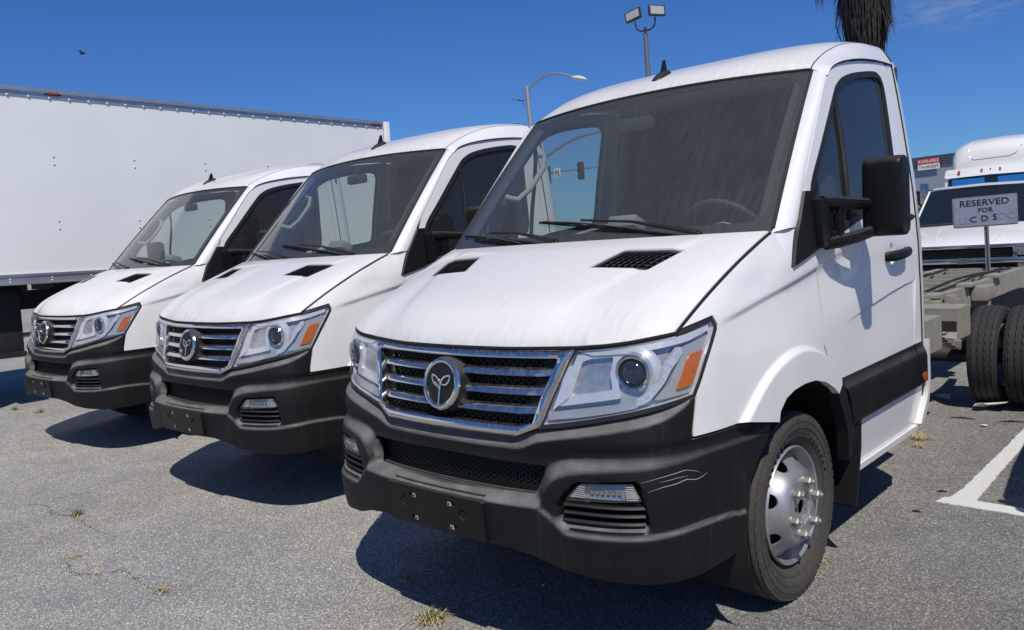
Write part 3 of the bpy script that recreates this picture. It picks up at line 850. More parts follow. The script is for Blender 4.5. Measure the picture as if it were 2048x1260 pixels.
    # --- bumper
    bt = [(0,.846),(.358,.846),(.462,.880),(.584,.896),(.752,.926),(.872,.946),(.992,.965),(1.078,.979),(1.066,.93),(1.049,.865),(1.050,.840),(1.20,.839),(1.33,.839),(1.52,.800),(1.545,.795),(1.498,.750),(1.416,.690),(1.352,.625),(1.306,.534),(1.274,.433),(1.23,.402),(1.05,.388),(.886,.390),(.72,.400),(.565,.420),(.457,.452),(.35,.468),(0,.474)]
    intake = round_corners(sym([(0,.764),(.488,.757),(.470,.700),(.443,.652),(0,.647)]), .012)
    V, F = fix_out(*panel_mesh(sym(bt), MS(d_bumper), .0115, [intake], .035)); bumper = mk('bumper', V, F, 'black_plastic', T, angle=60)
    ms = MS(None, -.072)
    mb = hex_mesh(sym([(0,.765),(.50,.760),(.455,.645),(0,.64)]), ms, .0105, .003, .010); mb.build('intake_mesh', 'mesh_black', T, smooth=False, kind='stuff')
    V, F = fix_out(*panel_mesh(sym([(0,.80),(.54,.80),(.52,.49),(0,.49)]), MS(None, -.085), .06, (), 0)); mk('intake_back', V, F, 'void_black', T)  # black backing, carried low to block sun leaking through the intake
    a = np.linspace(-.45, .45, 40)
    for k in range(4):
        o1 = -.004 - k * .016
        ribbon(M(a, 0 * a + .646 + .002 * k, o1), M(a, 0 * a + .648 + .002 * k, o1 - .011), T, 'intake_rib', 'trim_black')
    a = np.linspace(-.25, .25, 24)
    mb = MB(); mb.tube(M(a, 0 * a + .640, .014), .004, 6); mb.build('lip_bead', 'black_plastic', T)
    # scratches on the driver's corner
    for pl, r in (([(.86,.70),(.91,.712),(.96,.716),(1.0,.722),(1.04,.712),(1.07,.715),(1.10,.722)], .0010), ([(.84,.73),(.90,.742),(.95,.748),(1.0,.752),(1.05,.738),(1.07,.728)], .0007), ([(.90,.728),(.96,.733),(1.01,.732)], .0005)):
        pl = np.array(pl); q = np.linspace(0, 1, 24); ss = np.interp(q, np.linspace(0, 1, len(pl)), pl[:, 0]); zz = np.interp(q, np.linspace(0, 1, len(pl)), pl[:, 1])
        mb = MB(); mb.tube(M(ss, zz, .0005, d_bumper), [r * math.sin(math.pi * min(.98, max(.03, t))) + .0002 for t in q], 4); mb.build('scratch', 'grab_grey', bumper, label='pale scraped line across the black plastic')
    # --- number plate bracket
    fr = local_frame(0, .548, .030)
    pl = round_corners([(-.268,-.075),(.268,-.075),(.268,.077),(-.268,.077)], .014, 4)
    hole = [[(cx + .021 * math.cos(q), .012 + .021 * math.sin(q)) for q in np.linspace(0, 2 * math.pi, 20, endpoint=False)] for cx in (-.165, .165)]
    slot = [[(x, y), (x + .036, y), (x + .036, y + .016), (x, y + .016)] for x, y in ((-.130,.035),(.088,.035),(-.130,-.055),(.088,-.055))]
    pf = lambda a, b, off: np.array([tuple(fr @ Vector((x, y + .002, off + .012 - .05 * x * x))) for x, y in zip(a, b)])
    V, F = fix_out(*panel_mesh(pl, pf, .03, hole + slot, .030), ref=(0, .6, .5)); pb = mk('plate_bracket', V, F, 'mirror_plastic', T)
    for cx in (-.165, .165):
        mb = MB(); c = [tuple(fr @ Vector((cx + r * math.cos(q), .014 + r * math.sin(q), .006))) for r, q in [(.022, k) for k in np.linspace(0, 2 * math.pi, 18, endpoint=False)]]
        mb.add(c, [tuple(range(18))]); mb.build('bolt_hole', 'void_black', pb)
    for i, (x, y) in enumerate(((-.130,.035),(.088,.035),(-.130,-.055),(.088,-.055))):
        mb = MB(); mb.add([tuple(fr @ Vector(v)) for v in ((x, y + .002, .004), (x + .036, y + .002, .004), (x + .036, y + .018, .004), (x, y + .018, .004))], [(0, 1, 2, 3)]); mb.build('clip_slot', 'void_black', pb)
        ox = x + (.020 if i % 2 == 0 else .0); mb = MB(); mb.box(fr @ Vector((ox + .008, y + .010, .010)), (.015, .015, .006), fr.to_3x3()); mb.build('clip_nut', 'grab_grey', pb)
        mb = MB(); mb.box(fr @ Vector((ox + .008, y + .010, .0135)), (.006, .007, .003), fr.to_3x3()); mb.build('clip_eye', 'void_black', pb)
    # --- fog lamps
    FL = round_corners([(.574,.659),(.622,.712),(.816,.720),(.842,.668)], .010)
    V, F = fix_out(*panel_mesh(FL, MS(None, .006), .02, (), .03))
    V2, F2 = fix_out(*panel_mesh(inset(FL, .002), MS(None, -.022), .02, (), 0))
    for s in (1, -1):
        v, f = (V2, F2) if s > 0 else flipx(V2, F2); fog = mk('fog_lamp', v, f, 'silver_satin', T)
        v, f = (V, F) if s > 0 else flipx(V, F); mk('lens', v, f, 'fog_glass', fog)
        for j in range(7):
            z = .672 + j * .0068; l = .578 + (z - .659) * .9 + .004
            for a0, a1 in ((l, .648), (.79, .832 - (z - .668) * .35)):
                q = np.linspace(a0, a1, 5); mb = MB(); mb.tube(M(q, 0 * q + z, .0) * np.array([s, 1, 1]), .0018, 4); mb.build('lens_rib', 'silver', fog)
        q = np.linspace(.66, .785, 12); lo = M(q, 0 * q + .668, -.008) * np.array([s, 1, 1]); dz = np.array([0, .02, .043])
        ribbon(lo, lo + dz, fog, 'reflector', 'reflector')
        for j in range(6):
            q = .674 + j * .019; p = M([q], [.692], -.006)[0] * np.array([s, 1, 1]); mb = MB(); mb.box(p, (.012, .006, .012)); mb.build('facet', 'chrome', fog)
        for zc in (.640, .613, .586):
            q = np.linspace(.558 if zc < .6 else .565, .850, 16)
            A = M(q, 0 * q + zc, .004) * np.array([s, 1, 1]); B = M(q, 0 * q + zc + .007, -.002) * np.array([s, 1, 1]); Cc = M(q, 0 * q + zc - .006, -.03) * np.array([s, 1, 1]); D = M(q, 0 * q + zc + .010, -.035) * np.array([s, 1, 1])
            nn = len(q); VV = list(D) + list(B) + list(A) + list(Cc); FF = [(r * nn + i, r * nn + i + 1, (r + 1) * nn + i + 1, (r + 1) * nn + i) for r in range(3) for i in range(nn - 1)]
            mk('fog_slat', VV, FF if s < 0 else [tuple(reversed(f)) for f in FF], 'mesh_black', T)
    # --- grille
    go = sym(GOUT_R); gi = round_corners(sym(GIN_R), .008, 3)
    V, F = fix_out(*panel_mesh(inset(go, .002), MS(lambda s, z: d0(s, z) - .016 * sm(poly_sdf(np.stack([np.abs(s), z], 1), go) / .02) + .010 * sm((.026 - np.abs(poly_sdf(np.stack([s, z], 1), gi))) / .026 - .2) , 0.0), .012, [gi], .045)); gr = mk('grille_frame', V, F, 'chrome', T, angle=50)
    lipz = np.linspace(-.30, .30, 40)
    mb = hex_mesh(sym([(0,1.125),(.52,1.125),(.46,.985),(.43,.885),(0,.885)]), MS(None, -.036), .0125, .0036, .014); mb.build('grille_mesh', 'mesh_black', T, smooth=False, kind='stuff')
    V, F = fix_out(*panel_mesh(sym([(0,1.14),(.55,1.14),(.50,.985),(.45,.87),(0,.87)]), MS(None, -.075), .06, (), 0)); mk('grille_back', V, F, 'void_black', T)
    for zc, s0, s1, dusty in ((1.069, .075, .500, 0), (1.004, .095, .470, 0), (.940, .07, .442, 0)):
        q = np.concatenate([np.linspace(s0, s1 - .055, 16), np.linspace(s1 - .045, s1 + .012, 5)])
        dep = np.concatenate([np.zeros(16), np.linspace(.006, .020, 5)])
        h = .0125
        rows = [M(q, 0 * q + zc + h + .004, -.030 - dep), M(q, 0 * q + zc + h, -.004 - dep), M(q, 0 * q + zc + h * .5, .004 - dep), M(q, 0 * q + zc - h * .6, .006 - dep), M(q, 0 * q + zc - h, .001 - dep), M(q, 0 * q + zc - h - .002, -.030 - dep)]
        nn = len(q); V = [p for r in rows for p in r]; F = [(r * nn + i, (r + 1) * nn + i, (r + 1) * nn + i + 1, r * nn + i + 1) for r in range(len(rows) - 1) for i in range(nn - 1)]
        mk('grille_slat', V, F, 'chrome', T, angle=50); mk('grille_slat', *flipx(V, F), 'chrome', T, angle=50)
        V, F = fix_out(*panel_mesh([(s1 - .06, zc + .016), (s1 + .02, zc + .016), (s1 + .030, zc + .042), (s1 - .045, zc + .042)], MS(None, -.030), .03, (), .03))
        mk('grille_block', V, F, 'trim_black', T); mk('grille_block', *flipx(V, F), 'trim_black', T)
    # --- emblem
    fe = local_frame(0, 1.013, .0)
    mb = MB(); MX = fe @ Matrix(((0, 1, 0, 0), (0, 0, 1, 0), (1, 0, 0, 0), (0, 0, 0, 1)))
    mb.lathe([(.0001, .030), (.078, .030), (.090, .028), (.100, .022), (.104, .010), (.106, -.06)], 48, MX); em = mb.build('emblem', 'trim_black', T)
    mb = MB(); mb.lathe([(.078, .029), (.079, .0345), (.087, .037), (.096, .0335), (.1005, .026), (.099, .020)], 56, MX); mb.build('emblem_ring', 'chrome', em)
    def leaf(pts, w, close):
        P = np.array(pts, float); P = crom(np.concatenate([[2 * P[0] - P[1]], P, [2 * P[-1] - P[-2]]]), 6)
        return [tuple(fe @ Vector((x, y, .034))) for x, y in P]
    mb = MB()
    mb.tube(leaf([(0,-.083),(0,-.05),(.001,-.02),(.005,.005),(.018,.022),(.036,.030),(.052,.031)], .004, 0), [.0055] * 8 + [.005] * 6 + [.0045] * 60 if False else .005, 6, flat=((fe.col[2].xyz), .5))
    mb.tube(leaf([(.052,.031),(.050,.016),(.038,.000),(.022,-.005),(.008,-.001)], .004, 0), .0042, 6, flat=((fe.col[2].xyz), .5))
    mb.tube(leaf([(-.002,-.018),(-.012,-.012),(-.030,-.004),(-.044,.010),(-.048,.031)], .004, 0), .0042, 6, flat=((fe.col[2].xyz), .5))
    mb.tube(leaf([(-.048,.031),(-.030,.027),(-.012,.014),(-.003,.000)], .004, 0), .0046, 6, flat=((fe.col[2].xyz), .5))
    mb.tube(leaf([(-.030,.004),(-.020,-.003),(-.008,-.012)], .004, 0), .0052, 6, flat=((fe.col[2].xyz), .5))
    mb.build('emblem_sprout', 'chrome', em)
    # --- headlamps
    LG = inset(HL, .004)
    Vl, Fl = fix_out(*panel_mesh(LG, MS(None, .003), .02, (), .012))
    Vh, Fh = fix_out(*panel_mesh(inset(HL, .006), MS(None, -.034), .025, (), 0))
    Vw, Fw = panel_mesh(inset(HL, .006), MS(None, -.004), .03, (), .032)
    nf = len(Vw); Fw = [f for f in Fw if len(f) == 4]
    Vg, Fg = fix_out(*panel_mesh(inset(HL, -.0085), MS(None, -.002), .02, [inset(HL, .0045)], .02))
    REFL = np.array([(.612,1.108),(.650,1.119),(.762,1.128),(.742,1.069),(.752,1.018),(.568,.992),(.584,1.036)])
    bez = inset(REFL, -.030)
    AMB = smooth_poly([(1.150,1.128),(1.092,1.120),(1.065,1.093),(1.038,1.05),(1.013,1.013),(1.063,1.019),(1.082,1.028),(1.115,1.075)], 4, 60)
    DRL = np.array([(1.050,1.150),(1.036,1.130),(.987,1.087),(.949,1.042),(.901,1.001),(.851,.976)])
    DRLP = np.array([(1.062,1.148),(1.038,1.150),(1.012,1.128),(.972,1.090),(.934,1.045),(.888,1.008),(.848,.990),(.846,.966),(.905,.985),(.965,1.036),(1.002,1.080),(1.048,1.122)])
    BARP = np.array([(.487,.935),(.485,.910),(.60,.922),(.75,.945),(.852,.962),(.850,.986),(.75,.970),(.60,.950)])
    def pp(poly, base, res=.02, fl=.010, holes=()): return fix_out(*panel_mesh(poly, MS(None, base), res, holes, fl))
    sub = [('bezel', pp(round_corners(bez, .01), -.016, .02, .02, [round_corners(REFL, .012)]), 'silver'),
           ('inner_step', pp(np.array([(.552,1.090),(.600,1.104),(.562,.985),(.498,.942)]), -.011, .02, .02), 'silver'),
           ('reflector_bowl', pp(REFL, -.032, .02, 0), 'reflector'),
           ('turn_signal', pp(AMB, -.008, .012, .012), 'amber'),
           ('light_strip', pp(smooth_poly(DRLP, 3, 40), -.010, .012, .014), 'drl_white'),
           ('lower_bar', pp(BARP, -.012, .02, .012), 'silver_satin'),
           ('upper_bezel', pp(np.array([(.60,1.142),(.75,1.152),(.95,1.170),(1.10,1.190),(1.212,1.212),(1.205,1.190),(1.10,1.166),(.95,1.150),(.80,1.138),(.66,1.130)]), -.010, .02, .02), 'silver'),
           ('outer_bezel', pp(np.array([(1.075,1.150),(1.19,1.172),(1.168,1.130),(1.10,1.030),(1.07,.995),(.96,.985),(.925,.985),(.985,1.030),(1.02,1.080)]), -.016, .02, .02), 'silver_satin')]
    for s in (1, -1):
        h = mk('headlamp', *((Vh, Fh) if s > 0 else flipx(Vh, Fh)), 'silver_satin', T)
        mk('side_wall', *((Vw, Fw) if s > 0 else flipx(Vw, Fw)), 'silver', h)
        mk('lens', *((Vl, Fl) if s > 0 else flipx(Vl, Fl)), 'lens_glass', h)
        mk('gasket', *((Vg, Fg) if s > 0 else flipx(Vg, Fg)), 'seal_black', h)
        for nm, (v, f), mt in sub: mk(nm, *((v, f) if s > 0 else flipx(v, f)), mt, h)
        fp = local_frame(.862, 1.076, -.046)
        ax = Vector((.22, -1, -.02)).normalized(); o = fp.translation
        R = ax.to_track_quat('X', 'Z').to_matrix().to_4x4(); MXp = Matrix.Translation(o) @ R
        def lm(prof, nm, mt):
            mb = MB(); mb.lathe(prof, 40, MXp); (mb if s > 0 else mb.mirrored()).build(nm, mt, h)
        lm([(.092, -.005), (.088, .010), (.070, .022), (.060, .018)], 'projector_shroud', 'silver')
        lm([(.060, .010), (.062, .034), (.057, .040), (.050, .036), (.044, .022)], 'projector_ring', 'chrome')
        lm([(.045, .020), (.040, .032), (.028, .041), (.014, .046), (.0001, .047)], 'projector_lens', 'lens_dark')
    # --- side trim
    trim = [(Y(1.128),.853),(Y(2.128),.858),(Y(2.118),.640),(Y(1.222),.640),(Y(1.195),.74),(Y(1.16),.815)]
    bump_d = lambda s, z: d0(s, z) - .004 - .024 * sm((.858 - z) / .075) * sm((z - .636) / .02 + .4)
    spanel('side_moulding', trim, 'black_plastic', T, .02, dfun=bump_d, flange=.02)
    trim2 = [(Y(2.140),.858),(Y(2.262),.858),(Y(2.262),.635),(Y(2.128),.640)]
    bump2 = bump_d
    spanel('side_moulding', trim2, 'black_plastic', T, .02, dfun=bump2, flange=.02)
    spanel('side_marker', round_corners([(Y(2.178),.700),(Y(2.232),.706),(Y(2.238),.664),(Y(2.184),.660)], .016), 'amber', T, .012, base=.034, flange=.02)
    bl = [(2.108,.800),(2.155,.843),(Y(1.150),.815),(Y(1.190),.73),(Y(1.240),.640),(Y(1.285),.52),(Y(1.205),.48),(Y(1.165),.62),(Y(1.13),.70)]
    spanel('arch_trim', bl, 'trim_black', T, .018, base=.020, flange=.05)
    ga = [(Y(2.275),.87),(Y(2.33),.86),(Y(2.365),.78),(Y(2.37),.67),(Y(2.34),.55),(Y(2.24),.43),(Y(2.19),.43),(Y(2.262),.56),(Y(2.275),.66)]
    spanel('corner_guard', smooth_poly(ga, 4, 50), 'paint_side', T, .02, base=.030, flange=.07)
    sill = [(Y(1.325),.424),(Y(2.20),.424),(Y(2.18),.395),(Y(1.33),.395)]
    spanel('sill', sill, 'paint_side', T, .02, base=.014, flange=.05)
    # mirror foot: black triangle
    tri = [(Y(.918),1.655),(Y(.815),1.513),(Y(.742),1.363),(Y(.96),1.415),(Y(1.09),1.440),(Y(.99),1.575),(Y(1.0),1.635),(Y(.975),1.655)]
    spanel('mirror_foot', tri, 'black_plastic', T, .02, base=.012, flange=.03)
    # --- inner shell and wheel housings: dark metal behind the panel gaps
    ins = [(1.05,1.14),(1.30,1.30),(1.70,1.47),(Y(.85),1.50),(Y(1.0),1.43),(Y(2.25),1.43),(Y(2.25),.42),(Y(1.34),.45),(Y(1.20),.70),(2.10,.84),(1.87,.92),(1.66,.915),(1.50,.82),(1.30,.87),(1.10,.90)]
    spanel('inner_panel', ins, 'void_black', T, .05, flange=0, base=-.035)
    mb = MB(); q = np.linspace(math.radians(-18), math.radians(205), 24); r = .50
    A = [(.935, .812 + r * math.cos(t), .40 + r * math.sin(t)) for t in q]; B = [(.52, y, z) for _, y, z in A]
    V = A + B; F = [(i, i + 1, 24 + i + 1, 24 + i) for i in range(23)] + [tuple(range(24, 48))]
    mk('wheel_housing', V, F, 'liner', T); mk('wheel_housing', *flipx(V, F), 'liner', T)
    # --- mud flaps
    mb = MB(); mb.prism([(.70,.66),(.985,.66),(.985,.52),(.968,.26),(.72,.26)], .016, Matrix(((1, 0, 0, 0), (0, .10, 1, 1.235), (0, 1, 0, 0), (0, 0, 0, 1))))
    both(mb, 'mud_flap', 'trim_black', T, angle=30)
    # --- mirrors
    mb = MB()
    mb.tube([(.975,1.00,1.605),(1.00,1.05,1.602),(1.035,1.16,1.592),(1.075,1.31,1.585)], [.026,.028,.026,.024], 10, flat=((0,.2,1), 1.0))
    mb.tube([(.975,1.02,1.435),(1.00,1.06,1.440),(1.04,1.17,1.452),(1.085,1.31,1.480)], [.026,.028,.026,.024], 10)
    mb.box((1.005,1.085,1.52), (.035,.045,.17), bev=.006)
    mb.box((.972,1.00,1.52), (.05,.10,.20), bev=.012)
    mb.box((.992,1.055,1.57), (.03,.03,.04), bev=.004); mb.box((.992,1.055,1.465), (.03,.03,.04), bev=.004)
    arms = both(mb, 'mirror_arm', 'mirror_plastic', T)
    def head():
        """rounded shell of the mirror: stacked sections"""
        rows = []
        for t, z in zip((0, .03, .07, .12, .2, .3, .4, .5, .6, .7, .8, .88, .93, .97, 1), 1.448 + .330 * np.array((0, .03, .07, .12, .2, .3, .4, .5, .6, .7, .8, .88, .93, .97, 1))):
            e = 1 - max(0, abs(t - .5) * 2 - .80) ** 2 / .20 ** 2 * .42 if abs(t - .5) * 2 > .80 else 1.
            wx = .088 * (.72 + .28 * e) * (1 - .03 * t); wy = .058 * e
            cx = 1.118 + .004 * (t - .5); cy = 1.315
            ring = []
            for k in range(32):
                q = 2 * math.pi * k / 32; c, s = math.cos(q), math.sin(q)
                x = cx + wx * math.copysign(abs(c) ** .30, c); y = cy + wy * math.copysign(abs(s) ** .38, s)
                if s < 0: y += (.034 * max(0, -(x - cx) / wx - .35) ** 1. - .012) * e
                ring.append((x, y, z))
            rows.append(ring)
        V = [p for r in rows for p in r]; n = 32
        F = [(i * n + k, i * n + (k + 1) % n, (i + 1) * n + (k + 1) % n, (i + 1) * n + k) for i in range(14) for k in range(n)]
        F.append(tuple(range(n - 1, -1, -1))); F.append(tuple(14 * n + k for k in range(n)))
        return V, F
    V, F = head(); hd = mk('mirror_head', V, F, 'mirror_plastic', T, angle=50), mk('mirror_head', *flipx(V, F), 'mirror_plastic', T, angle=50)
    for s, h in zip((1, -1), hd):
        mb = MB(); mb.box((1.118 * s, 1.374, 1.62), (.15, .004, .28), bev=.0015); mb.build('mirror_glass', 'chrome', h)
        mb = MB(); mb.tube([(1.19 * s, 1.31, 1.515), (1.212 * s, 1.335, 1.520), (1.222 * s, 1.35, 1.522)], [.022, .014, .003], 8); mb.build('signal_tip', 'mirror_plastic', h)
    # --- door handle
    mb = MB(); mb.tube([tuple(M([Y(y)], [z], o)[0]) for y, z, o in ((1.765,1.334,.004),(1.785,1.335,.030),(1.84,1.338,.040),(1.93,1.342,.042),(2.00,1.346,.036),(2.03,1.347,.012))], [.024,.027,.026,.025,.025,.022], 10, flat=((1, 0, 0), .62))
    hs = both(mb, 'door_handle', 'mirror_plastic', T)
    cup = CUP
    dcup = lambda s, z: d_door(s, z) + .018 * sm(poly_sdf(np.stack([np.abs(s), z], 1), cup) / .03)
    spanel('handle_recess', cup, 'paint_side', T, .008, dfun=dcup, flange=0)
    # --- antenna
    mb = MB(); b = Vector(roof(0, 2.30)) 
    prof = [(-.075, .006, .0), (-.06, .028, .014), (-.025, .038, .026), (.015, .038, .032), (.05, .028, .026), (.07, .010, .016)]
    rows = []
    for dy, w, h in prof: rows.append([(w * math.cos(q), b.y + dy, b.z - .012 + dy * .33 + (h + .006) * max(0, math.sin(q))) for q in np.linspace(0, math.pi, 9)])
    V = [p for r in rows for p in r]; F = [(i * 9 + k, i * 9 + k + 1, (i + 1) * 9 + k + 1, (i + 1) * 9 + k) for i in range(5) for k in range(8)]
    mb.add(V, F); mb.add([(-.005, b.y - .018, b.z), (.005, b.y - .018, b.z), (.005, b.y + .045, b.z + .02), (-.005, b.y + .045, b.z + .02), (-.0035, b.y + .018, b.z + .082), (.0035, b.y + .018, b.z + .082), (.0035, b.y + .034, b.z + .086), (-.0035, b.y + .034, b.z + .086)], [(3, 2, 1, 0), (4, 5, 6, 7), (0, 1, 5, 4), (1, 2, 6, 5), (2, 3, 7, 6), (3, 0, 4, 7)])
    mb.build('antenna', 'mirror_plastic', T)
    # --- wipers
    def wiper(piv, el, b0, b1):
        P = lambda a, t, o: tuple(ws([a], [t], o)[0])
        mb = MB(); mb.tube([P(*piv, -.01), P(*piv, .022)], .016, 10); mb.tube([P(*piv, .02), P(piv[0] * .85 + el[0] * .15, piv[1] * .85 + el[1] * .15, .034), P(piv[0] * .5 + el[0] * .5, piv[1] * .5 + el[1] * .5 + .01, .040), P(*el, .026)], [.013, .012, .007, .005], 6)
        w = mb.build('wiper', 'mirror_plastic', T)
        mb = MB(); q = np.linspace(0, 1, 14); mb.tube([P(b0[0] * (1 - r) + b1[0] * r, b0[1] * (1 - r) + b1[1] * r, .008) for r in q], .005, 5); mb.build('blade', 'rubber', w)
        mb = MB()
        for r0, r1 in ((.0, .28), (.22, .55), (.48, .80), (.72, 1.)):
            mb.tube([P(b0[0] * (1 - r) + b1[0] * r, b0[1] * (1 - r) + b1[1] * r, .010 + .012 * math.sin(math.pi * (r - r0) / (r1 - r0))) for r in np.linspace(r0, r1, 7)], .0035, 4)
        mb.tube([P(b0[0] * (1 - r) + b1[0] * r, b0[1] * (1 - r) + b1[1] * r, .012 + .018 * math.sin(math.pi * r)) for r in np.linspace(.1, .9, 9)], .004, 4)
        mb.build('blade_bridge', 'trim_black', w)
    for w in WIPERS: wiper(*w)
    # --- cab interior
    mb = MB()
    prof = [(.62,1.44),(.80,1.475),(.98,1.475),(1.05,1.45),(1.08,1.38),(1.06,1.25),(1.10,.95)]
    xs = np.linspace(-.87, .87, 25)
    V = [(x, y + .10 * (x / .87) ** 2, z + (.045 * math.exp(-((x - .42) / .22) ** 2) + .06 * math.exp(-(x / .20) ** 4) if 0 < i < 4 else 0)) for x in xs for i, (y, z) in enumerate(prof)]
    n = len(prof); F = [(i * n + j, (i + 1) * n + j, (i + 1) * n + j + 1, i * n + j + 1) for i in range(24) for j in range(n - 1)]
    mk('dashboard', V, F, 'dash_grey', T)
    mb = MB(); mb.tube([(-.30,.80,1.50),(-.18,.88,1.545),(-.02,.93,1.575),(.12,.94,1.57)], [.012,.02,.028,.02], 8, flat=((0,0,1), .5)); mb.build('dash_trim', 'dash_light', T)
    mb = MB(); mb.box((.06,.935,1.575), (.16,.10,.06), Matrix.Rotation(math.radians(-25), 3, 'X'), bev=.015); mb.build('dash_vent', 'dash_light', T)
    c = Vector((.42, 1.22, 1.50)); nrm = Vector((0, .78, .62)).normalized(); u = Vector((1, 0, 0)); v = nrm.cross(u)
    mb = MB(); mb.tube([c + .19 * (u * math.cos(q) + v * math.sin(q)) for q in np.linspace(0, 2 * math.pi, 37)], .016, 8, cap=False)
    mb.tube([c - u * .18, c - nrm * .03, c + u * .18], .018, 6); mb.tube([c - nrm * .02, c - nrm * .30], .03, 8); sw = mb.build('steering_wheel', 'dash_grey', T)
    mb = MB(); mb.lathe([(.0001, .02), (.06, .015), (.075, -.01), (.05, -.03)], 20, Matrix.Translation(c) @ nrm.to_track_quat('X', 'Z').to_matrix().to_4x4()); mb.build('hub_pad', 'dash_light', sw)
    for x in (.42, -.42):
        mb = MB(); mb.box((x,1.62,1.08), (.50,.50,.18), bev=.05); mb.box((x,1.90,1.42), (.48,.16,.70), Matrix.Rotation(math.radians(-10), 3, 'X'), bev=.06); mb.box((x,1.97,1.86), (.26,.10,.20), bev=.04); mb.build('seat', 'seat_cloth', T)
    mb = MB(); mb.box((0,2.33,1.55), (1.72,.02,1.5)); mb.build('rear_wall', 'seat_cloth', T)
    hl = [[np.array(roof(u, v)) * np.array([.985, 1, 1]) - np.array([0, -.02, .035]) for u in np.linspace(-.93, .93, 17)] for v in np.linspace(.25, 6, 10)]
    V, F = gridmesh(hl); mk('headliner', V, F, 'headliner', T)
    mb = MB(); mb.tube([(-.66,1.16,1.99),(-.64,1.19,1.985),(-.625,1.16,1.92),(-.66,1.08,1.81),(-.70,1.02,1.755),(-.735,.99,1.765),(-.75,.97,1.775)], .016, 8); mb.build('grab_handle', 'grab_grey', T)
    mb = MB(); mb.box((-.05,1.22,2.075), (.21,.045,.07), bev=.02); mb.tube([(-.05,1.23,2.09),(-.04,1.21,2.17)], .01, 6); mb.build('rear_view_mirror', 'dash_grey', T)
    for s in (1, -1):
        mb = MB(); mb.tube([tuple(ws([.85 * s], [t], -.035)[0]) for t in np.linspace(.02, .95, 12)], .03, 6); mb.build('pillar_lining', 'dash_grey', T)
    # --- wheels
    def wheel(x, y, inner=False, tread='tyre', detail=True, dual=False):
        s = 1 if x > 0 else -1
        w = bpy.data.objects.new('wheel', None); COL.objects.link(w); w.parent = T; w.location = (x, y, .383); w.empty_display_size = .1
        if s < 0: w.rotation_euler = (0, 0, math.pi)
        sec = [(.232,.045),(.250,.058),(.270,.076),(.300,.094),(.330,.100),(.352,.099),(.366,.094),(.372,.0905),(.374,.088),(.3755,.083)]
        gro = []
        for g in (.066, .022, -.022, -.066): gro += [(.383, g + .0045), (.374, g + .003), (.374, g - .003), (.383, g - .0045)]
        sec = sec + [(.380,.080)] + gro + [(.380,-.080)] + [(r, -a) for r, a in reversed(sec)]
        key = ('tyre', tread)
        if key not in CACHE:
            mb = MB(); mb.lathe(sec, 160); nsec = len(sec)                 # zigzag grooves round the tread
            for k in range(160 if tread == 'tyre_rear' else 0):
                for i, (r, a) in enumerate(sec):
                    if r >= .374 and abs(a) < .075:
                        v = mb.v[k * nsec + i]; mb.v[k * nsec + i] = (v[0] + (.0032 if (k // 2) % 2 else -.0032), v[1], v[2])
            nb = 60                                                    # shoulder blocks
            for sd in (1, -1):
                for k in range(nb):
                    q = 2 * math.pi * k / nb; R = Matrix.Rotation(q, 3, 'X')
                    mb.box(R @ Vector((sd * .0905, 0, .369)), (.006, .028, .012), R)
            if detail:
                for r, a, wd in ((.318,.0985,.0016),(.345,.1005,.002),(.285,.0865,.0016)):   # moulded rings on the side wall
                    mb.lathe([(r - wd, a - .002), (r - wd, a + .0012), (r + wd, a + .0012), (r + wd, a - .002)], 64)
                for k in range(26):                                     # raised marks where the lettering is
                    if k % 13 in (0, 1, 2, 3, 4, 5, 6):
                        q = 2 * math.pi * k / 26 * .5 + (0 if k < 13 else math.pi); R = Matrix.Rotation(q + .3, 3, 'X')
                        mb.box(R @ Vector((.0965, 0, .302)), (.004, .010, .022), R)
            o = mb.build('tyre', tread, w, angle=25); CACHE[key] = o.data
        else:
            o = bpy.data.objects.new('tyre', CACHE[key]); COL.objects.link(o); o.parent = w
        def part(nm, build):
            if nm not in CACHE: CACHE[nm] = build()
            o = bpy.data.objects.new(nm.split('|')[0], CACHE[nm]); COL.objects.link(o); o.parent = w; return o
        def data(mb, nm, mt, angle=35.):
            o = mb.build(nm, mt, None, angle=angle); d = o.data; bpy.data.objects.remove(o); return d
        def rimb():
            mb = MB(); mb.lathe([(.240,.060),(.243,.072),(.238,.079),(.232,.074),(.228,.055),(.220,.036),(.213,.026),(.210,-.06),(.225,-.072),(.240,-.062)], 72, close=False); return data(mb, 'rim', 'rim_silver')
        part('rim', rimb)
        def discb():
            outer = [(.214 * math.cos(t), .214 * math.sin(t)) for t in np.linspace(0, 2 * math.pi, 72, endpoint=False)]
            holes = []
            for k in range(7):
                q = 2 * math.pi * (k + .12) / 7
                holes.append([((.184 + .019 * math.cos(t)) * math.cos(q) - .030 * math.sin(t) * math.sin(q), (.184 + .019 * math.cos(t)) * math.sin(q) + .030 * math.sin(t) * math.cos(q)) for t in np.linspace(0, 2 * math.pi, 18, endpoint=False)])
            holes.append([(.030 * math.cos(t), .030 * math.sin(t)) for t in np.linspace(0, 2 * math.pi, 20, endpoint=False)])
            for k in range(5):
                q = 2 * math.pi * (k + .5) / 5; holes.append([(.048 * math.cos(q) + .009 * math.cos(t), .048 * math.sin(q) + .009 * math.sin(t)) for t in np.linspace(0, 2 * math.pi, 10, endpoint=False)])
            def sf(a, b, off):
                r = np.hypot(a, b)
                x = np.interp(r, [0, .070, .074, .132, .146, .162, .182, .198, .214], [.108, .108, .116, .116, .110, .092, .062, .042, .030])
                x = x + off
                return np.stack([x, a, b], 1)
            V, F = panel_mesh(outer, sf, .010, holes, .007); V, F = fix_out(V, F, ref=(-1, 0, 0))
            o = mk('disc', V, F, 'rim_silver', None, angle=30); d = o.data; bpy.data.objects.remove(o); return d
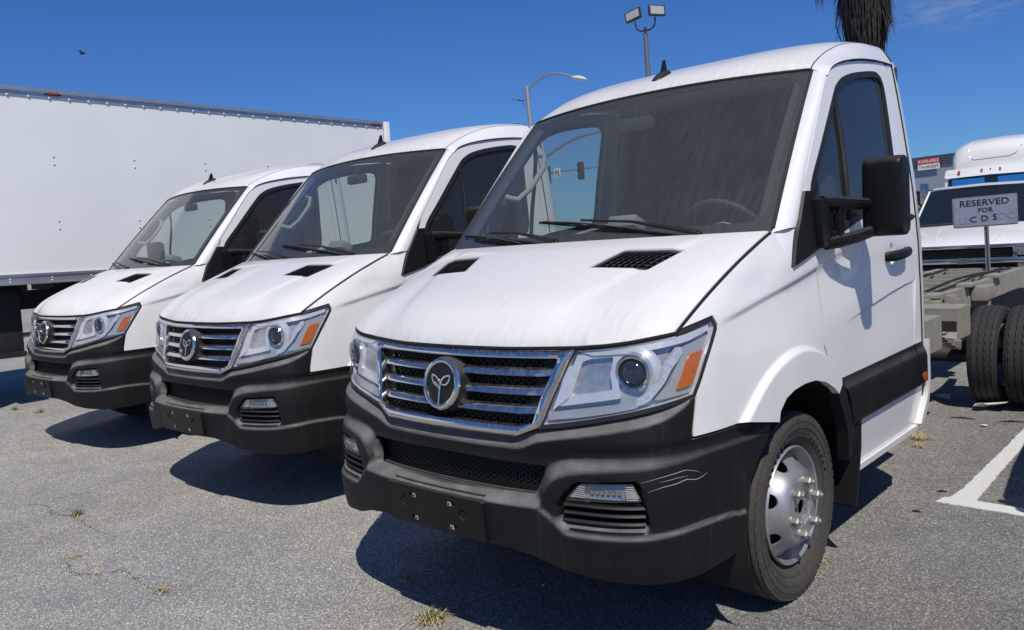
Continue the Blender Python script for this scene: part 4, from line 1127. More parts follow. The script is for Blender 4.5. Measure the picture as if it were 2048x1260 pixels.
        if not inner:
            part('wheel_disc', discb)
            def nutb():
                mb = MB(); mb.lathe([(.024, .0), (.024, .005), (.0205, .006), (.0205, .006)], 20); mb.lathe([(.0205, .004), (.0205, .024), (.0175, .029), (.0105, .030), (.0105, .038), (.008, .041), (.0001, .041)], 6); return data(mb, 'lug_nut', 'nut_zinc', 20)
            for k in range(6):
                q = 2 * math.pi * (k + .25) / 6; o = part('lug_nut', nutb); o.location = (.116, .106 * math.cos(q), .106 * math.sin(q))
            def hubb():
                mb = MB(); mb.lathe([(.0001, .03), (.20, .03), (.20, -.05)], 32); return data(mb, 'brake_drum', 'brake_dark')
            part('brake_drum', hubb)
        return w
    for s in (1, -1):
        wheel(.808 * s, .812)
        wheel(.965 * s, 4.82, dual=True, tread='tyre_rear'); wheel(.722 * s, 4.82, inner=True, tread='tyre_rear')
    # --- chassis
    def rail(s):
        mb = MB(); x = .43 * s
        for z, hgt in ((.8665, .007), (.690, .007)): mb.box((x - .03 * s, 4.65, z), (.066, 5.9, hgt))
        mb.box((x, 4.65, .778), (.007, 5.9, .169)); return mb
    for s in (1, -1): rail(s).build('frame_rail', 'frame_beige', T, smooth=False)
    for y, z, h in ((2.75,.84,.05),(3.15,.84,.05),(3.55,.80,.12),(4.0,.84,.05),(4.35,.84,.05),(5.2,.84,.05),(5.7,.84,.06),(6.2,.84,.05),(6.7,.84,.05),(7.2,.84,.05),(7.55,.80,.14)):
        mb = MB(); mb.box((0, y, z), (.78, .055, h)); mb.box((0, y - .04, z - h / 2 + .004), (.78, .05, .006)); mb.build('cross_member', 'frame_beige', T, smooth=False)
    for s in (1, -1):
        for y in (3.18, 3.86):
            mb = MB(); mb.box((.60 * s, y, .862), (.32, .30, .010)); mb.box((.765 * s, y, .76), (.010, .30, .21)); mb.box((.60 * s, y - .145, .825), (.32, .008, .07)); mb.box((.60 * s, y + .05, .77), (.32, .008, .18)); mb.box((.60 * s, y - .13, .785), (.32, .05, .008)); mb.build('side_bracket', 'frame_beige', T, smooth=False)
        mb = MB(); mb.box((.60 * s, 3.45, .755), (.16, .26, .15), bev=.012); mb.build('air_tank_box', 'frame_beige', T)
        mb = MB(); mb.box((.66 * s, 2.62, .64), (.22, .30, .012)); mb.box((.77 * s, 2.62, .58), (.010, .30, .12)); mb.box((.66 * s, 2.48, .58), (.22, .008, .12)); mb.build('step_bracket', 'frame_beige', T, smooth=False)
        mb = MB(); mb.box((.62 * s, 2.72, .46), (.26, .34, .22), bev=.02); mb.build('battery_box', 'trim_black', T)
        for k in range(5):
            mb = MB(); q = np.linspace(-1, 1, 11); L = .66 - .10 * k
            V = []
            for t in q:
                y = 4.78 + L * t; z = .50 - .014 * k + .10 * (L * t / .66) ** 2
                V += [(.50 * s, y, z), (.57 * s, y, z), (.57 * s, y, z + .011), (.50 * s, y, z + .011)]
            F = [(i * 4 + a, i * 4 + (a + 1) % 4, (i + 1) * 4 + (a + 1) % 4, (i + 1) * 4 + a) for i in range(10) for a in range(4)] + [(3, 2, 1, 0), (40, 41, 42, 43)]
            mb.add(V, F); mb.build('leaf_spring', 'frame_beige', T, smooth=False)
        mb = MB(); mb.box((.47 * s, 4.30, .80), (.06, .10, .12), bev=.01); mb.tube([(.47 * s, 4.28, .74), (.55 * s, 4.20, .62)], .02, 8); mb.build('spring_hanger', 'frame_beige', T)
        mb = MB(); mb.box((.46 * s, 4.75, .80), (.05, .36, .02)); mb.box((.49 * s, 4.62, .82), (.08, .07, .10), bev=.008); mb.build('bump_stop', 'frame_beige', T)
    mb = MB(); mb.tube([(-.85,4.78,.383),(-.30,4.78,.383),(-.2,4.78,.383),(0,4.78,.383),(.2,4.78,.383),(.30,4.78,.383),(.85,4.78,.383)], [.06,.065,.13,.17,.13,.065,.06], 14); mb.build('rear_axle', 'brake_dark', T)
    mb = MB(); mb.tube([(-.85,.812,.36),(.85,.812,.36)], .045, 10); mb.build('front_axle', 'brake_dark', T)
    mb = MB(); mb.box((0,3.4,.56), (.62,1.3,.26), bev=.03); mb.build('battery_pack', 'brake_dark', T)
    mb = MB(); mb.box((0,6.1,.60), (.60,1.9,.24), bev=.03); mb.build('underframe_dark_box', 'brake_dark', T)  # dark box added to deepen the shade between the frame rails
    for k, (x, z) in enumerate(((.36,.90),(.30,.905),(-.2,.90))):        # lines clipped along the frame
        mb = MB(); mb.tube([(x + .01 * math.sin(y * 3 + k), y, z + .012 * math.sin(y * 2.3 + k)) for y in np.linspace(2.5, 7.2, 40)], .011, 6); mb.build('brake_line', 'rubber', T)
    for s in (1, -1):
        for y in (4.42, 5.35, 6.3): mb = MB(); mb.box((.40 * s, y, .885), (.16, .22, .030), bev=.004); mb.build('body_mount', 'frame_beige', T)
        mb = MB(); mb.box((.50 * s, 5.55, .80), (.12, .30, .12), bev=.01); mb.box((.50 * s, 5.55, .72), (.10, .05, .12)); mb.build('spring_shackle', 'frame_beige', T)
        mb = MB(); mb.tube([(.62 * s, 2.95, .70), (.62 * s, 3.35, .70)], .075, 16); mb.build('air_tank', 'frame_beige', T)
    mb = MB(); mb.box((0,.34,.86), (1.46,.62,.46)); mb.build('engine_bay_blocker', 'void_black', T, smooth=False)  # black box added inside the nose to stop sun leaking to the ground
    mb = MB(); mb.box((0,.9,.62), (1.0,1.6,.30), bev=.04); mb.box((0,1.7,.52), (1.7,1.1,.10)); mb.build('underbody', 'void_black', T)
    return T
CACHE = {}
WIPERS = [((.632,.006), (.047,.110), (-.236,.132), (.378,.044)), ((-.06,.007), (-.571,.081), (-.86,.092), (-.293,.016))]

# ------------------------------------------------------------------ ground
def asphalt():
    m, nt, out = nodemat('asphalt')
    p = nt.nodes.new('ShaderNodeBsdfPrincipled')
    v = coords(nt)
    vor = nt.nodes.new('ShaderNodeTexVoronoi'); vor.inputs['Scale'].default_value = 190.; nt.links.new(v, vor.inputs['Vector'])
    stone = nt.nodes.new('ShaderNodeSeparateColor'); nt.links.new(vor.outputs['Color'], stone.inputs[0])
    g = ramp(nt, stone.outputs[0], [(0., .15), (.45, .262), (.82, .37), (.93, .58), (1., .78)])
    big = noise(nt, v, .45, 5, .6); mid = noise(nt, v, 3.2, 5, .65)
    tone = ramp(nt, big, [(.3, .78), (.7, 1.15)])
    blot = ramp(nt, noise(nt, v, 1.7, 4, .6, .5), [(.60, 1.), (.74, .80)])
    tone2 = ramp(nt, mid, [(.3, .88), (.72, 1.10)])
    c = mixc(nt, 1., g, tone, 'MULTIPLY'); c = mixc(nt, 1., c, tone2, 'MULTIPLY'); c = mixc(nt, 1., c, blot, 'MULTIPLY')
    warm = ramp(nt, noise(nt, v, .8, 3), [(.35, (1.04, 1.03, .99)), (.65, (1.12, 1.06, .94))])
    c = mixc(nt, 1., c, warm, 'MULTIPLY')
    # asphalt tone darkens towards the right-hand bays
    sxx = nt.nodes.new('ShaderNodeSeparateXYZ'); nt.links.new(v, sxx.inputs[0])
    edge_ = math2(nt, 'ADD', sxx.outputs['X'], math2(nt, 'MULTIPLY', noise(nt, v, .9, 4), 1.2))
    c = mixc(nt, 1., c, ramp(nt, math2(nt, 'MULTIPLY', math2(nt, 'ADD', edge_, 1.5), .22), [(.25, 1.04), (.72, .64)]), 'MULTIPLY')
    # fine cracks
    cr = nt.nodes.new('ShaderNodeTexVoronoi'); cr.feature = 'DISTANCE_TO_EDGE'; cr.inputs['Scale'].default_value = .55
    dn = nt.nodes.new('ShaderNodeTexNoise'); dn.inputs['Scale'].default_value = 2.2; dn.inputs['Detail'].default_value = 6; nt.links.new(v, dn.inputs['Vector'])
    add = nt.nodes.new('ShaderNodeVectorMath'); add.operation = 'MULTIPLY_ADD'; add.inputs[1].default_value = (.9, .9, .0); nt.links.new(dn.outputs['Color'], add.inputs[0]); nt.links.new(v, add.inputs[2]); nt.links.new(add.outputs[0], cr.inputs['Vector'])
    ck = ramp(nt, cr.outputs['Distance'], [(0., 1.), (.008, .35), (.016, 0.)])
    gate = ramp(nt, noise(nt, v, .7, 2), [(.50, 0.), (.60, 1.)])
    ck = math2(nt, 'MULTIPLY', math2(nt, 'MULTIPLY', ck, gate), .35)
    c = mixc(nt, math2(nt, 'MULTIPLY', ck, .75), c, (.055, .052, .047))
    nt.links.new(c, p.inputs['Base Color'])
    p.inputs['Roughness'].default_value = .88
    p.inputs['Specular IOR Level'].default_value = .3
    h = math2(nt, 'SUBTRACT', math2(nt, 'ADD', math2(nt, 'MULTIPLY', vor.outputs['Distance'], -.6), math2(nt, 'MULTIPLY', noise(nt, v, 320., 2), .5)), math2(nt, 'MULTIPLY', ck, 1.5))
    nt.links.new(bump(nt, h, .55, .006), p.inputs['Normal'])
    nt.links.new(p.outputs[0], out.inputs[0])
    MATS['asphalt'] = m
asphalt()
G = 600.
tag(mk('ground', [(-G, -G, 0), (G, -G, 0), (G, G, 0), (-G, G, 0)], [(0, 1, 2, 3)], 'asphalt', None, False), kind='structure')
# worn white bay line: sheet with ragged edges, 4 mm above the asphalt
def line_paint():
    m, nt, out = nodemat('line_paint')
    p = nt.nodes.new('ShaderNodeBsdfPrincipled'); v = coords(nt)
    f = ramp(nt, noise(nt, v, 150., 4, .7), [(.30, (.30, .30, .29)), (.45, (.66, .66, .64)), (.7, (.78, .78, .76))])
    nt.links.new(f, p.inputs['Base Color']); p.inputs['Roughness'].default_value = .8
    nt.links.new(bump(nt, noise(nt, v, 240., 3), .4, .003), p.inputs['Normal']); nt.links.new(p.outputs[0], out.inputs[0]); MATS['line_paint'] = m
line_paint()
def stripe(poly):
    P = resample(poly, .02); r = random.Random(3)
    P = [(x + r.uniform(-.004, .004), y + r.uniform(-.004, .004)) for x, y in P]
    n = len(P); V = [(x, y, .004) for x, y in P] + [(x, y, 0) for x, y in P]
    return V, [tuple(range(n))] + [(i, (i + 1) % n, n + (i + 1) % n, n + i) for i in range(n)]
tag(mk('bay_line', *stripe([(1.010,2.252),(1.45,2.238),(1.80,2.232),(1.80,2.345),(1.42,2.352),(1.18,2.362),(1.175,2.42),(1.165,3.0),(1.150,4.9),(1.065,4.9),(1.075,3.4),(1.07,2.55),(1.055,2.37),(1.02,2.325)]), 'line_paint', None, False), kind='structure')

# ------------------------------------------------------------------ the trucks
truck = build_truck()
GRP = 'white chassis cab trucks parked in a row'
tag(truck, 'nearest white chassis cab truck, its driver side door and front wheel in full view', 'truck', GRP)
for loc, rz, lab in (((-2.726,.301,0), .0104, 'middle white chassis cab truck of the row, between the nearest and the farthest'),
                     ((-5.510,.337,0), .0180, 'farthest white chassis cab truck, beside the big white box body')):
    t = copy_tree(truck)
    for ch in list(t.children):
        for g in list(ch.children):
            if g.name.startswith('scratch'): bpy.data.objects.remove(g)
    t.location = loc; t.rotation_euler = (0, 0, rz); tag(t, lab)

# ------------------------------------------------------------------ background materials
plain('trailer_white', (.81, .82, .81), .38, var=.03, scale=1.2, bmp=.9, bscale=1.3)
plain('aluminium', (.46, .48, .51), .36, .75, var=.08, scale=6)
plain('marker_red', (.35, .06, .02), .3)
plain('black_steel', (.012, .012, .013), .7)
plain('pole_grey', (.17, .18, .18), .55, .3)
plain('pole_galv', (.36, .38, .39), .5, .5)
plain('lamp_white', (.62, .62, .58), .4)
plain('flood_dark', (.03, .03, .03), .5)
plain('flood_glass', (.42, .42, .40), .15, coat=.5)
plain('frond_dead', (.026, .024, .022), .95, var=.5, scale=8)
plain('frond_green', (.05, .085, .03), .6, var=.3, scale=8)
plain('trunk_brown', (.10, .08, .06), .9, var=.3, scale=10)
plain('sign_grey', (.30, .34, .40), .45, var=.08, scale=9)
plain('sign_edge', (.28, .27, .23), .6, var=.35, scale=40)
plain('letter_black', (.012, .013, .018), .5)
plain('letter_ghost', (.255, .292, .345), .5)
plain('post_steel', (.28, .28, .25), .5, .3, var=.15)
plain('car_white', (.80, .80, .78), .3, coat=.4, var=.02, scale=3)
plain('car_glass', (.012, .018, .024), .06, spec=.8)
plain('sunshade_blue', (.01, .16, .50), .5)
plain('wall_blue_grey', (.24, .29, .34), .8, var=.05, scale=.7)
plain('wall_dark', (.05, .07, .09), .5)
plain('wall_line', (.08, .10, .12), .7)
plain('banner_red', (.55, .05, .09), .6)
plain('banner_white', (.75, .75, .74), .6)
plain('leaf_green', (.045, .075, .022), .7, var=.5, scale=4)
plain('leaf_autumn', (.16, .13, .03), .7, var=.5, scale=4)
plain('grass_green', (.07, .13, .03), .7, var=.3, scale=40)
plain('grass_dry', (.52, .42, .24), .8, var=.3, scale=40)
plain('paper', (.70, .70, .68), .8, var=.05)
plain('paper_red', (.55, .12, .10), .8)
plain('stick', (.03, .025, .02), .9)
def text_mesh(body, size, name, mat, parent, Mx, depth=.002, align='CENTER'):
    """lettering as thin solid glyphs; Mx maps text plane (x, y) into the parent"""
    cu = bpy.data.curves.new(name, 'FONT'); cu.body = body; cu.size = size; cu.align_x = align; cu.align_y = 'CENTER'; cu.extrude = depth; cu.resolution_u = 3
    o = bpy.data.objects.new(name, cu); COL.objects.link(o)
    dg = bpy.context.evaluated_depsgraph_get(); me = bpy.data.meshes.new_from_object(o.evaluated_get(dg))
    bpy.data.objects.remove(o); me.materials.clear(); me.materials.append(MATS[mat]); me.transform(Mx)
    ob = bpy.data.objects.new(name, me); COL.objects.link(ob); ob.parent = parent
    return ob

# ------------------------------------------------------------------ box body on the left
def crack(path, w, label_seed):
    """open crack in the asphalt: a ragged dark sliver"""
    r = random.Random(label_seed); P = np.array(path, float); q = np.linspace(0, len(P) - 1, len(P) * 9)
    X = np.interp(q, range(len(P)), P[:, 0]) + np.array([r.gauss(0, .012) for _ in q]); Yy = np.interp(q, range(len(P)), P[:, 1]) + np.array([r.gauss(0, .012) for _ in q])
    V = []; n = len(q)
    for i in range(n):
        a = np.array([X[min(i + 1, n - 1)] - X[max(i - 1, 0)], Yy[min(i + 1, n - 1)] - Yy[max(i - 1, 0)]]); a /= max(np.linalg.norm(a), 1e-6); ww = w * .55 * r.uniform(.05, 1.) * (.4 + .6 * math.sin(math.pi * (i + .5) / n))
        V += [(X[i] - a[1] * ww, Yy[i] + a[0] * ww, .004), (X[i] + a[1] * ww, Yy[i] - a[0] * ww, .004)]
    o = mk('asphalt_crack', V, [(2 * i, 2 * i + 1, 2 * i + 3, 2 * i + 2) for i in range(n - 1)], 'crack_dirt', None, False); tag(o, kind='structure')
plain('crack_dirt', (.17, .15, .12), .95, var=.5, scale=60)
crack([(-3.767,-.777),(-3.789,-.651),(-3.62,-.597),(-3.445,-.638),(-3.238,-.588),(-3.02,-.59),(-2.81,-.609),(-2.544,-.583)], .008, 1)
crack([(-2.544,-.583),(-2.45,-.70),(-2.416,-.804),(-2.398,-.873),(-2.204,-.939),(-2.048,-.874),(-1.975,-.767),(-1.828,-.765),(-1.675,-.781),(-1.521,-.764),(-1.40,-.74)], .007, 2)
crack([(-3.751,-.509),(-3.727,-.422),(-3.682,-.308),(-3.754,-.129),(-3.792,.028)], .006, 3)
crack([(-.174,-.20),(-.195,.035),(-.208,.208),(-.166,.365)], .007, 4)
crack([(.85,.68),(1.001,.659),(1.15,.62),(1.3,.66)], .005, 5)
def bird():
    T = tag(empty('bird', (-35.418, 12, 10.788), .6), 'tiny dark bird in the blue sky above the box body', 'bird')
    rows = [[(x, r * math.cos(q), r * math.sin(q)) for q in np.linspace(0, 2 * math.pi, 8, endpoint=False)] for x, r in ((-.16, .004), (-.10, .025), (0, .045), (.09, .035), (.13, .025), (.17, .004))]
    mb = MB(); mb.add([p for r in rows for p in r], [(i * 8 + k, i * 8 + (k + 1) % 8, (i + 1) * 8 + (k + 1) % 8, (i + 1) * 8 + k) for i in range(5) for k in range(8)]); mb.build('bird_body', 'stick', T)
    for s in (-1, 1):
        mb = MB(); mb.add([(-.05, s * .03, .01), (.06, s * .03, .01), (.03, s * .17, .10), (-.05, s * .15, .09), (-.08, s * .30, .06), (-.05, s * .03, .018), (.06, s * .03, .018), (.03, s * .17, .106), (-.05, s * .15, .096)], [(0, 1, 2, 3), (3, 2, 4), (5, 8, 7, 6), (8, 4, 7)]); mb.build('wing', 'stick', T, False)
def box_body():
    L, H, Wd = 14.5, 2.16, 2.5
    T = empty('box_truck_body', (-8.0, 6.02, 1.30)); T.rotation_euler = (math.radians(-1.24) * -1 * -1, 0, 0)
    tag(T, 'long white box truck body with riveted aluminium rails behind the row of trucks', 'box body')
    # local: x=0 near side face, y from -L to 0, z from 0
    mb = MB(); mb.box((-.02, -L / 2, .12 + 1.0), (.04, L - .10, 2.02)); mb.build('side_panel', 'trailer_white', T, False)
    mb = MB(); mb.box((.002, -L / 2 - .02, 2.145), (.012, L - .08, .075)); mb.box((.012, -L / 2 - .02, 2.178), (.034, L - .08, .022)); mb.box((-.03, -L / 2 - .02, 2.205), (.08, L - .08, .03)); mb.build('top_rail', 'aluminium', T, False)
    mb = MB(); mb.box((.004, -L / 2, .045), (.014, L - .06, .10)); mb.box((.014, -L / 2, .004), (.05, L - .06, .012)); mb.box((.012, -L / 2, .105), (.028, L - .06, .025)); mb.build('bottom_rail', 'aluminium', T, False)
    def rivets(name, P, r):
        mb = MB()
        for y, z, x in P:
            mb.lathe([(r, 0), (r * .8, r * .5), (r * .35, r * .8), (.0001, r * .85)], 8, Matrix.Translation((x, y, z)))
        return mb.build(name, 'lamp_white', T, kind='stuff')
    rivets('top_rivets', [(-.16 - .215 * k, 2.115, .008) for k in range(66)], .016)
    rivets('bottom_rivets', [(-.16 - .215 * k, .118, .026) for k in range(66)], .010)
    rivets('rail_rivets', [(-.3 - .43 * k, z, .011) for k in range(33) for z in (.030, .062)], .012)
    rivets('panel_rivets', [(-.30 - .92 * k, z + dz, .0) for k in range(15) for z in (.62, 1.36) for dz in (0, .09)], .014)
    for y in (-.18, -4.85, -9.5):
        mb = MB(); mb.box((.018, y, 2.168), (.012, .16, .045), bev=.005); m = mb.build('marker_lamp', 'black_steel', T); mb = MB(); mb.box((.026, y, 2.168), (.010, .10, .028), bev=.004); mb.build('marker_lens', 'marker_red', m)
    mb = MB(); mb.box((.004, .02, 1.10), (.05, .10, 2.24), bev=.012); mb.build('corner_post', 'trailer_white', T)
    mb = MB(); mb.box((-Wd / 2, -L / 2, 2.20), (Wd - .1, L - .1, .03)); mb.build('roof_sheet', 'trailer_white', T, False)
    mb = MB(); mb.box((-Wd / 2, .03, 1.10), (Wd - .04, .04, 2.18)); mb.build('end_wall', 'trailer_white', T, False)
    mb = MB(); mb.box((-Wd, -L / 2, 1.10), (.04, L - .1, 2.18)); mb.build('far_side_panel', 'trailer_white', T, False)
    mb = MB(); mb.box((-Wd / 2, -L / 2, .04), (Wd - .1, L - .1, .04)); mb.build('floor', 'black_steel', T, False)
    for y in np.arange(-L + .4, -.2, .8):
        mb = MB(); mb.box((-Wd / 2, y, -.04), (Wd - .15, .06, .11)); mb.build('floor_beam', 'black_steel', T, False)
    for x in (-.85, -1.65):
        mb = MB(); mb.box((x, -L / 2, -.20), (.08, L - 1.2, .22)); mb.build('frame_rail', 'black_steel', T, False)
    # undercarriage seen below the rail
    mb = MB(); mb.box((-.35, -5.45, -.42), (.18, .30, .72), bev=.02); mb.box((-.35, -5.45, -.80), (.30, .30, .06)); mb.build('support_leg', 'black_steel', T)
    mb = MB(); mb.box((-.28, -5.07, -.365), (.12, .14, .14), bev=.02); mb.tube([(-.28, -5.0, -.36), (-.28, -4.6, -.36)], .03, 8); mb.build('crank_box', 'post_steel', T)
    mb = MB(); mb.tube([(-.5, -5.6, -.62), (-.5, -4.2, -.55)], .03, 6); mb.build('brace_tube', 'post_steel', T)
    mb = MB(); mb.box((-.40, -6.2, -.50), (.55, .80, .62), bev=.09); mb.build('fuel_tank', 'pole_galv', T)
    for y in (-1.6, -2.7, -10.5):
        for x in (-.25, -2.2):
            mb = MB(); mb.lathe([(.20, .10), (.30, .13), (.46, .13), (.50, .10), (.50, -.10), (.46, -.13), (.30, -.13), (.20, -.10)], 36, Matrix.Translation((x, y, -.80)), close=True); w = mb.build('tyre', 'rubber', T)
            mb = MB(); mb.lathe([(.205, .10), (.19, .06), (.10, .07), (.0001, .08)], 24, Matrix.Translation((x, y, -.80))); mb.build('rim', 'steel_dull', w)
    return T
box_body()
bird()

# ------------------------------------------------------------------ lamp posts and signals
def lean(o): o.rotation_euler = (math.radians(.8), math.radians(3.4), 0)
def street_lamp():
    T = empty('street_lamp', (-34.0, 40, 0)); tag(T, 'tall grey street lamp with one long curved arm, behind the middle truck', 'street lamp')
    mb = MB(); mb.tube([(0, 0, 0), (-.2, 0, 6), (-.5, 0, 11.65)], [.20, .17, .15], 12); mb.build('pole', 'pole_galv', T)
    mb = MB(); P = crom(np.array([(-1.2, 0, 10.2), (-.5, 0, 11.25), (.55, 0, 11.85), (1.45, 0, 12.03), (2.3, 0, 11.95), (3.6, 0, 11.48), (4.6, 0, 11.0)]), 8); mb.tube(P, .065, 8); mb.build('arm', 'pole_galv', T)
    rows = []
    for t in np.linspace(0, 1, 11):
        r = .22 * math.sin(math.pi * (.12 + .8 * t)) ** .7; c = Vector((3.45 + 1.05 * t, 0, 11.50 - .28 * t)); rows.append([(c.x, c.y + r * 1.1 * math.cos(q), c.z + r * .75 * math.sin(q)) for q in np.linspace(0, 2 * math.pi, 12, endpoint=False)])
    mb = MB(); mb.add([p for r in rows for p in r], [(i * 12 + k, i * 12 + (k + 1) % 12, (i + 1) * 12 + (k + 1) % 12, (i + 1) * 12 + k) for i in range(10) for k in range(12)] + [tuple(range(11, -1, -1)), tuple(range(120, 132))]); mb.build('lamp_head', 'lamp_white', T)
    mb = MB(); mb.tube([(-.5, 0, 10.8), (-.9, -.1, 10.72), (-1.2, -.2, 10.85)], .03, 5); mb.tube([(-.9, -.1, 10.72), (-1.9, 0, 10.98)], .018, 4); mb.tube([(-.9, -.1, 10.72), (-.75, 0, 10.3)], .018, 4); mb.build('bracket', 'black_steel', T)
street_lamp()
def flood_post():
    T = empty('flood_light_post', (-13.31, 22, 0)); tag(T, 'dark post with two flood lights standing behind the nearest truck', 'light post')
    mb = MB(); mb.tube([(.1, 0, 0), (0, 0, 6.6), (-.02, 0, 8.12)], [.10, .085, .075], 12); mb.build('pole', 'pole_grey', T)
    mb = MB(); mb.tube([(-.02, 0, 8.05), (-.02, 0, 8.36)], .04, 10); mb.tube(crom(np.array([(-.6, 0, 9.2), (-.40, 0, 8.62), (-.36, 0, 8.40), (-.22, 0, 8.27), (-.02, 0, 8.25), (.22, 0, 8.25), (.36, 0, 8.36), (.40, 0, 8.60), (.5, 0, 9.2)]), 5), .028, 8); mb.build('yoke', 'flood_dark', T)
    for x, z, rz, ry in ((-.47, 8.86, .08, .20), (.47, 8.80, 1.05, -.03)):
        R = Matrix.Rotation(rz, 3, 'Z') @ Matrix.Rotation(ry * -1, 3, 'Y') @ Matrix.Rotation(-.12, 3, 'X')
        c = Vector((x, 0, z)); mb = MB()
        mb.box(c, (.60, .10, .36), R, bev=.02); mb.box(c + R @ Vector((0, .12, 0)), (.44, .16, .28), R, bev=.06); h = mb.build('flood_head', 'flood_dark', T)
        mb = MB(); mb.box(c + R @ Vector((0, -.052, 0)), (.50, .008, .27), R); mb.build('glass', 'flood_glass', h)
flood_post()
def signal_mast():
    T = empty('traffic_signal', (-41.5, 46, 0)); tag(T, 'traffic signal mast seen through the nearest truck cab windows', 'traffic signal')
    mb = MB(); mb.tube([(0, 0, 0), (-.3, 0, 6.2)], [.18, .14], 12); mb.build('pole', 'pole_galv', T)
    mb = MB(); mb.tube([(-.3, 0, 6.0), (3.5, 0, 6.28), (8.5, 0, 6.20)], [.10, .08, .05], 8); mb.build('mast_arm', 'pole_galv', T)
    mb = MB(); mb.tube(crom(np.array([(-3, 0, 5), (-.3, 0, 6.3), (3.2, 0, 7.5), (6.2, 0, 8.5), (9.5, 0, 8.7), (12, 0, 8.6)]), 8), .12, 8); mb.build('lamp_arm', 'pole_galv', T)
    for x in (3.4, 6.6):
        mb = MB(); mb.box((x, -.1, 6.1), (.42, .30, 1.30), bev=.05); h = mb.build('signal_head', 'black_steel', T)
        for k in range(3):
            mb = MB(); mb.lathe([(.15, .0), (.15, .12), (.13, .12), (.12, .02), (.0001, .03)], 16, Matrix.Translation((x, -.25, 6.5 - .4 * k)) @ Matrix.Rotation(math.radians(-90), 4, 'Z')); mb.build('visor', 'black_steel', h)
    mb = MB(); mb.box((4.35, -.1, 6.15), (.62, .03, .76), bev=.005); s = mb.build('turn_sign', 'banner_white', T)
    mb = MB(); mb.tube([(4.48, -.13, 5.9), (4.48, -.13, 6.22), (4.42, -.13, 6.32), (4.24, -.13, 6.32), (4.24, -.13, 6.10)], .035, 5); mb.build('arrow', 'letter_black', s)
signal_mast()

# ------------------------------------------------------------------ palm
def palm():
    T = empty('palm_tree', (-4.70, 18.0, -.25)); tag(T, 'palm tree with a shaggy skirt of dead fronds above the nearest cab roof', 'palm tree')
    mb = MB(); mb.tube([(0, 0, 0), (.02, 0, 3), (.0, 0, 6.5), (0, 0, 10.6)], [.34, .28, .26, .24], 14); mb.build('trunk', 'trunk_brown', T)
    r = random.Random(5); mb = MB()
    core = MB(); core.tube([(0, 0, 5.3), (0, 0, 5.7), (0, 0, 6.4), (0, 0, 7.4), (0, 0, 8.8)], [.29, .33, .42, .48, .50], 16); core.build('skirt_core', 'frond_dead', T)
    for k in range(2600):
        q = r.uniform(0, 2 * math.pi); zt = r.uniform(5.9, 9.0); L = r.uniform(.35, 1.0); rad = .30 + .22 * min(1., max(0., (zt - 5.5) / 1.5)) + r.uniform(-.03, .05)
        zb = max(zt - L, 5.25 + r.uniform(0, .5)); w = r.uniform(.012, .036)
        a = Vector((rad * math.cos(q), rad * math.sin(q), zt)); b = Vector(((rad + r.uniform(-.10, .03)) * math.cos(q + r.uniform(-.06, .06)), (rad + r.uniform(-.10, .03)) * math.sin(q), zb)); t = Vector((-math.sin(q), math.cos(q), 0)) * w
        m = (a + b) / 2 + Vector((math.cos(q), math.sin(q), 0)) * r.uniform(0, .05)
        mb.add([a - t * .6, a + t * .6, m + t, m - t, b], [(0, 1, 2, 3), (3, 2, 4)])
    for (q0, zt, n) in ((math.radians(185), 7.1, 60), (math.radians(-15), 6.6, 70), (math.radians(200), 6.6, 40)):   # loose tufts that stand off
        for k in range(n):
            q = q0 + r.uniform(-.3, .3); rad = .54 + r.uniform(-.03, .10); zz = zt + r.uniform(-.3, .7); zb = zz - r.uniform(.3, .7); w = .018
            a = Vector((rad * .9 * math.cos(q), rad * .9 * math.sin(q), zz)); b = Vector((rad * 1.12 * math.cos(q), rad * 1.12 * math.sin(q), zb)); t = Vector((-math.sin(q), math.cos(q), 0)) * w
            mb.add([a - t, a + t, b + t * .4, b - t * .4], [(0, 1, 2, 3)])
    mb.build('dead_fronds', 'frond_dead', T, False, kind='stuff')
    mb = MB(); mb.tube(crom(np.array([(-.6, -.2, 7.4), (-.52, -.2, 6.9), (-.60, -.2, 6.3), (-.50, -.2, 5.9), (-.34, -.2, 5.4), (-.3, -.2, 5.3)]), 5), .012, 4); mb.build('loose_stem', 'frond_dead', T)
    fr = []
    for k in range(26):                                               # green crown above the picture
        q = 2 * math.pi * k / 26 + r.uniform(-.1, .1); e = r.uniform(-.5, 1.0); L = r.uniform(1.5, 2.1); mb = MB()
        P = [Vector((math.cos(q) * L * t, math.sin(q) * L * t, 10.6 + L * (e * t - .6 * t * t))) for t in np.linspace(0, 1, 9)]
        mb.tube(P, [.03 - .0028 * i for i in range(9)], 4)
        for i in range(3, 9):
            for j in range(7):
                ang = (j - 3) * .38; d = (P[i] - P[i - 1]).normalized(); sd = Vector((-math.sin(q), math.cos(q), 0)); tip = P[i] + (d * math.cos(ang) + sd * math.sin(ang)) * .55 + Vector((0, 0, -.12)); w = Vector((0, 0, .02))
                mb.add([P[i] - w, P[i] + w, tip], [(0, 1, 2)])
        mb.build('frond', 'frond_green', T, False)
    for k, (x, z) in enumerate(((-.98, 6.62), (-.86, 6.58), (.62, 6.86))):   # hanging tips that reach into the picture
        mb = MB()
        for j in range(14):
            w = r.uniform(.006, .014); dx = r.uniform(-.10, .10); mb.add([(x + dx - w, -.3, z + .9), (x + dx + w, -.3, z + .9), (x + dx * .6 + r.uniform(-.05, .05), -.3 + r.uniform(-.1, .1), z + r.uniform(0, .25))], [(0, 1, 2)])
        mb.build('hanging_tip', 'frond_dead', T, False)
palm()

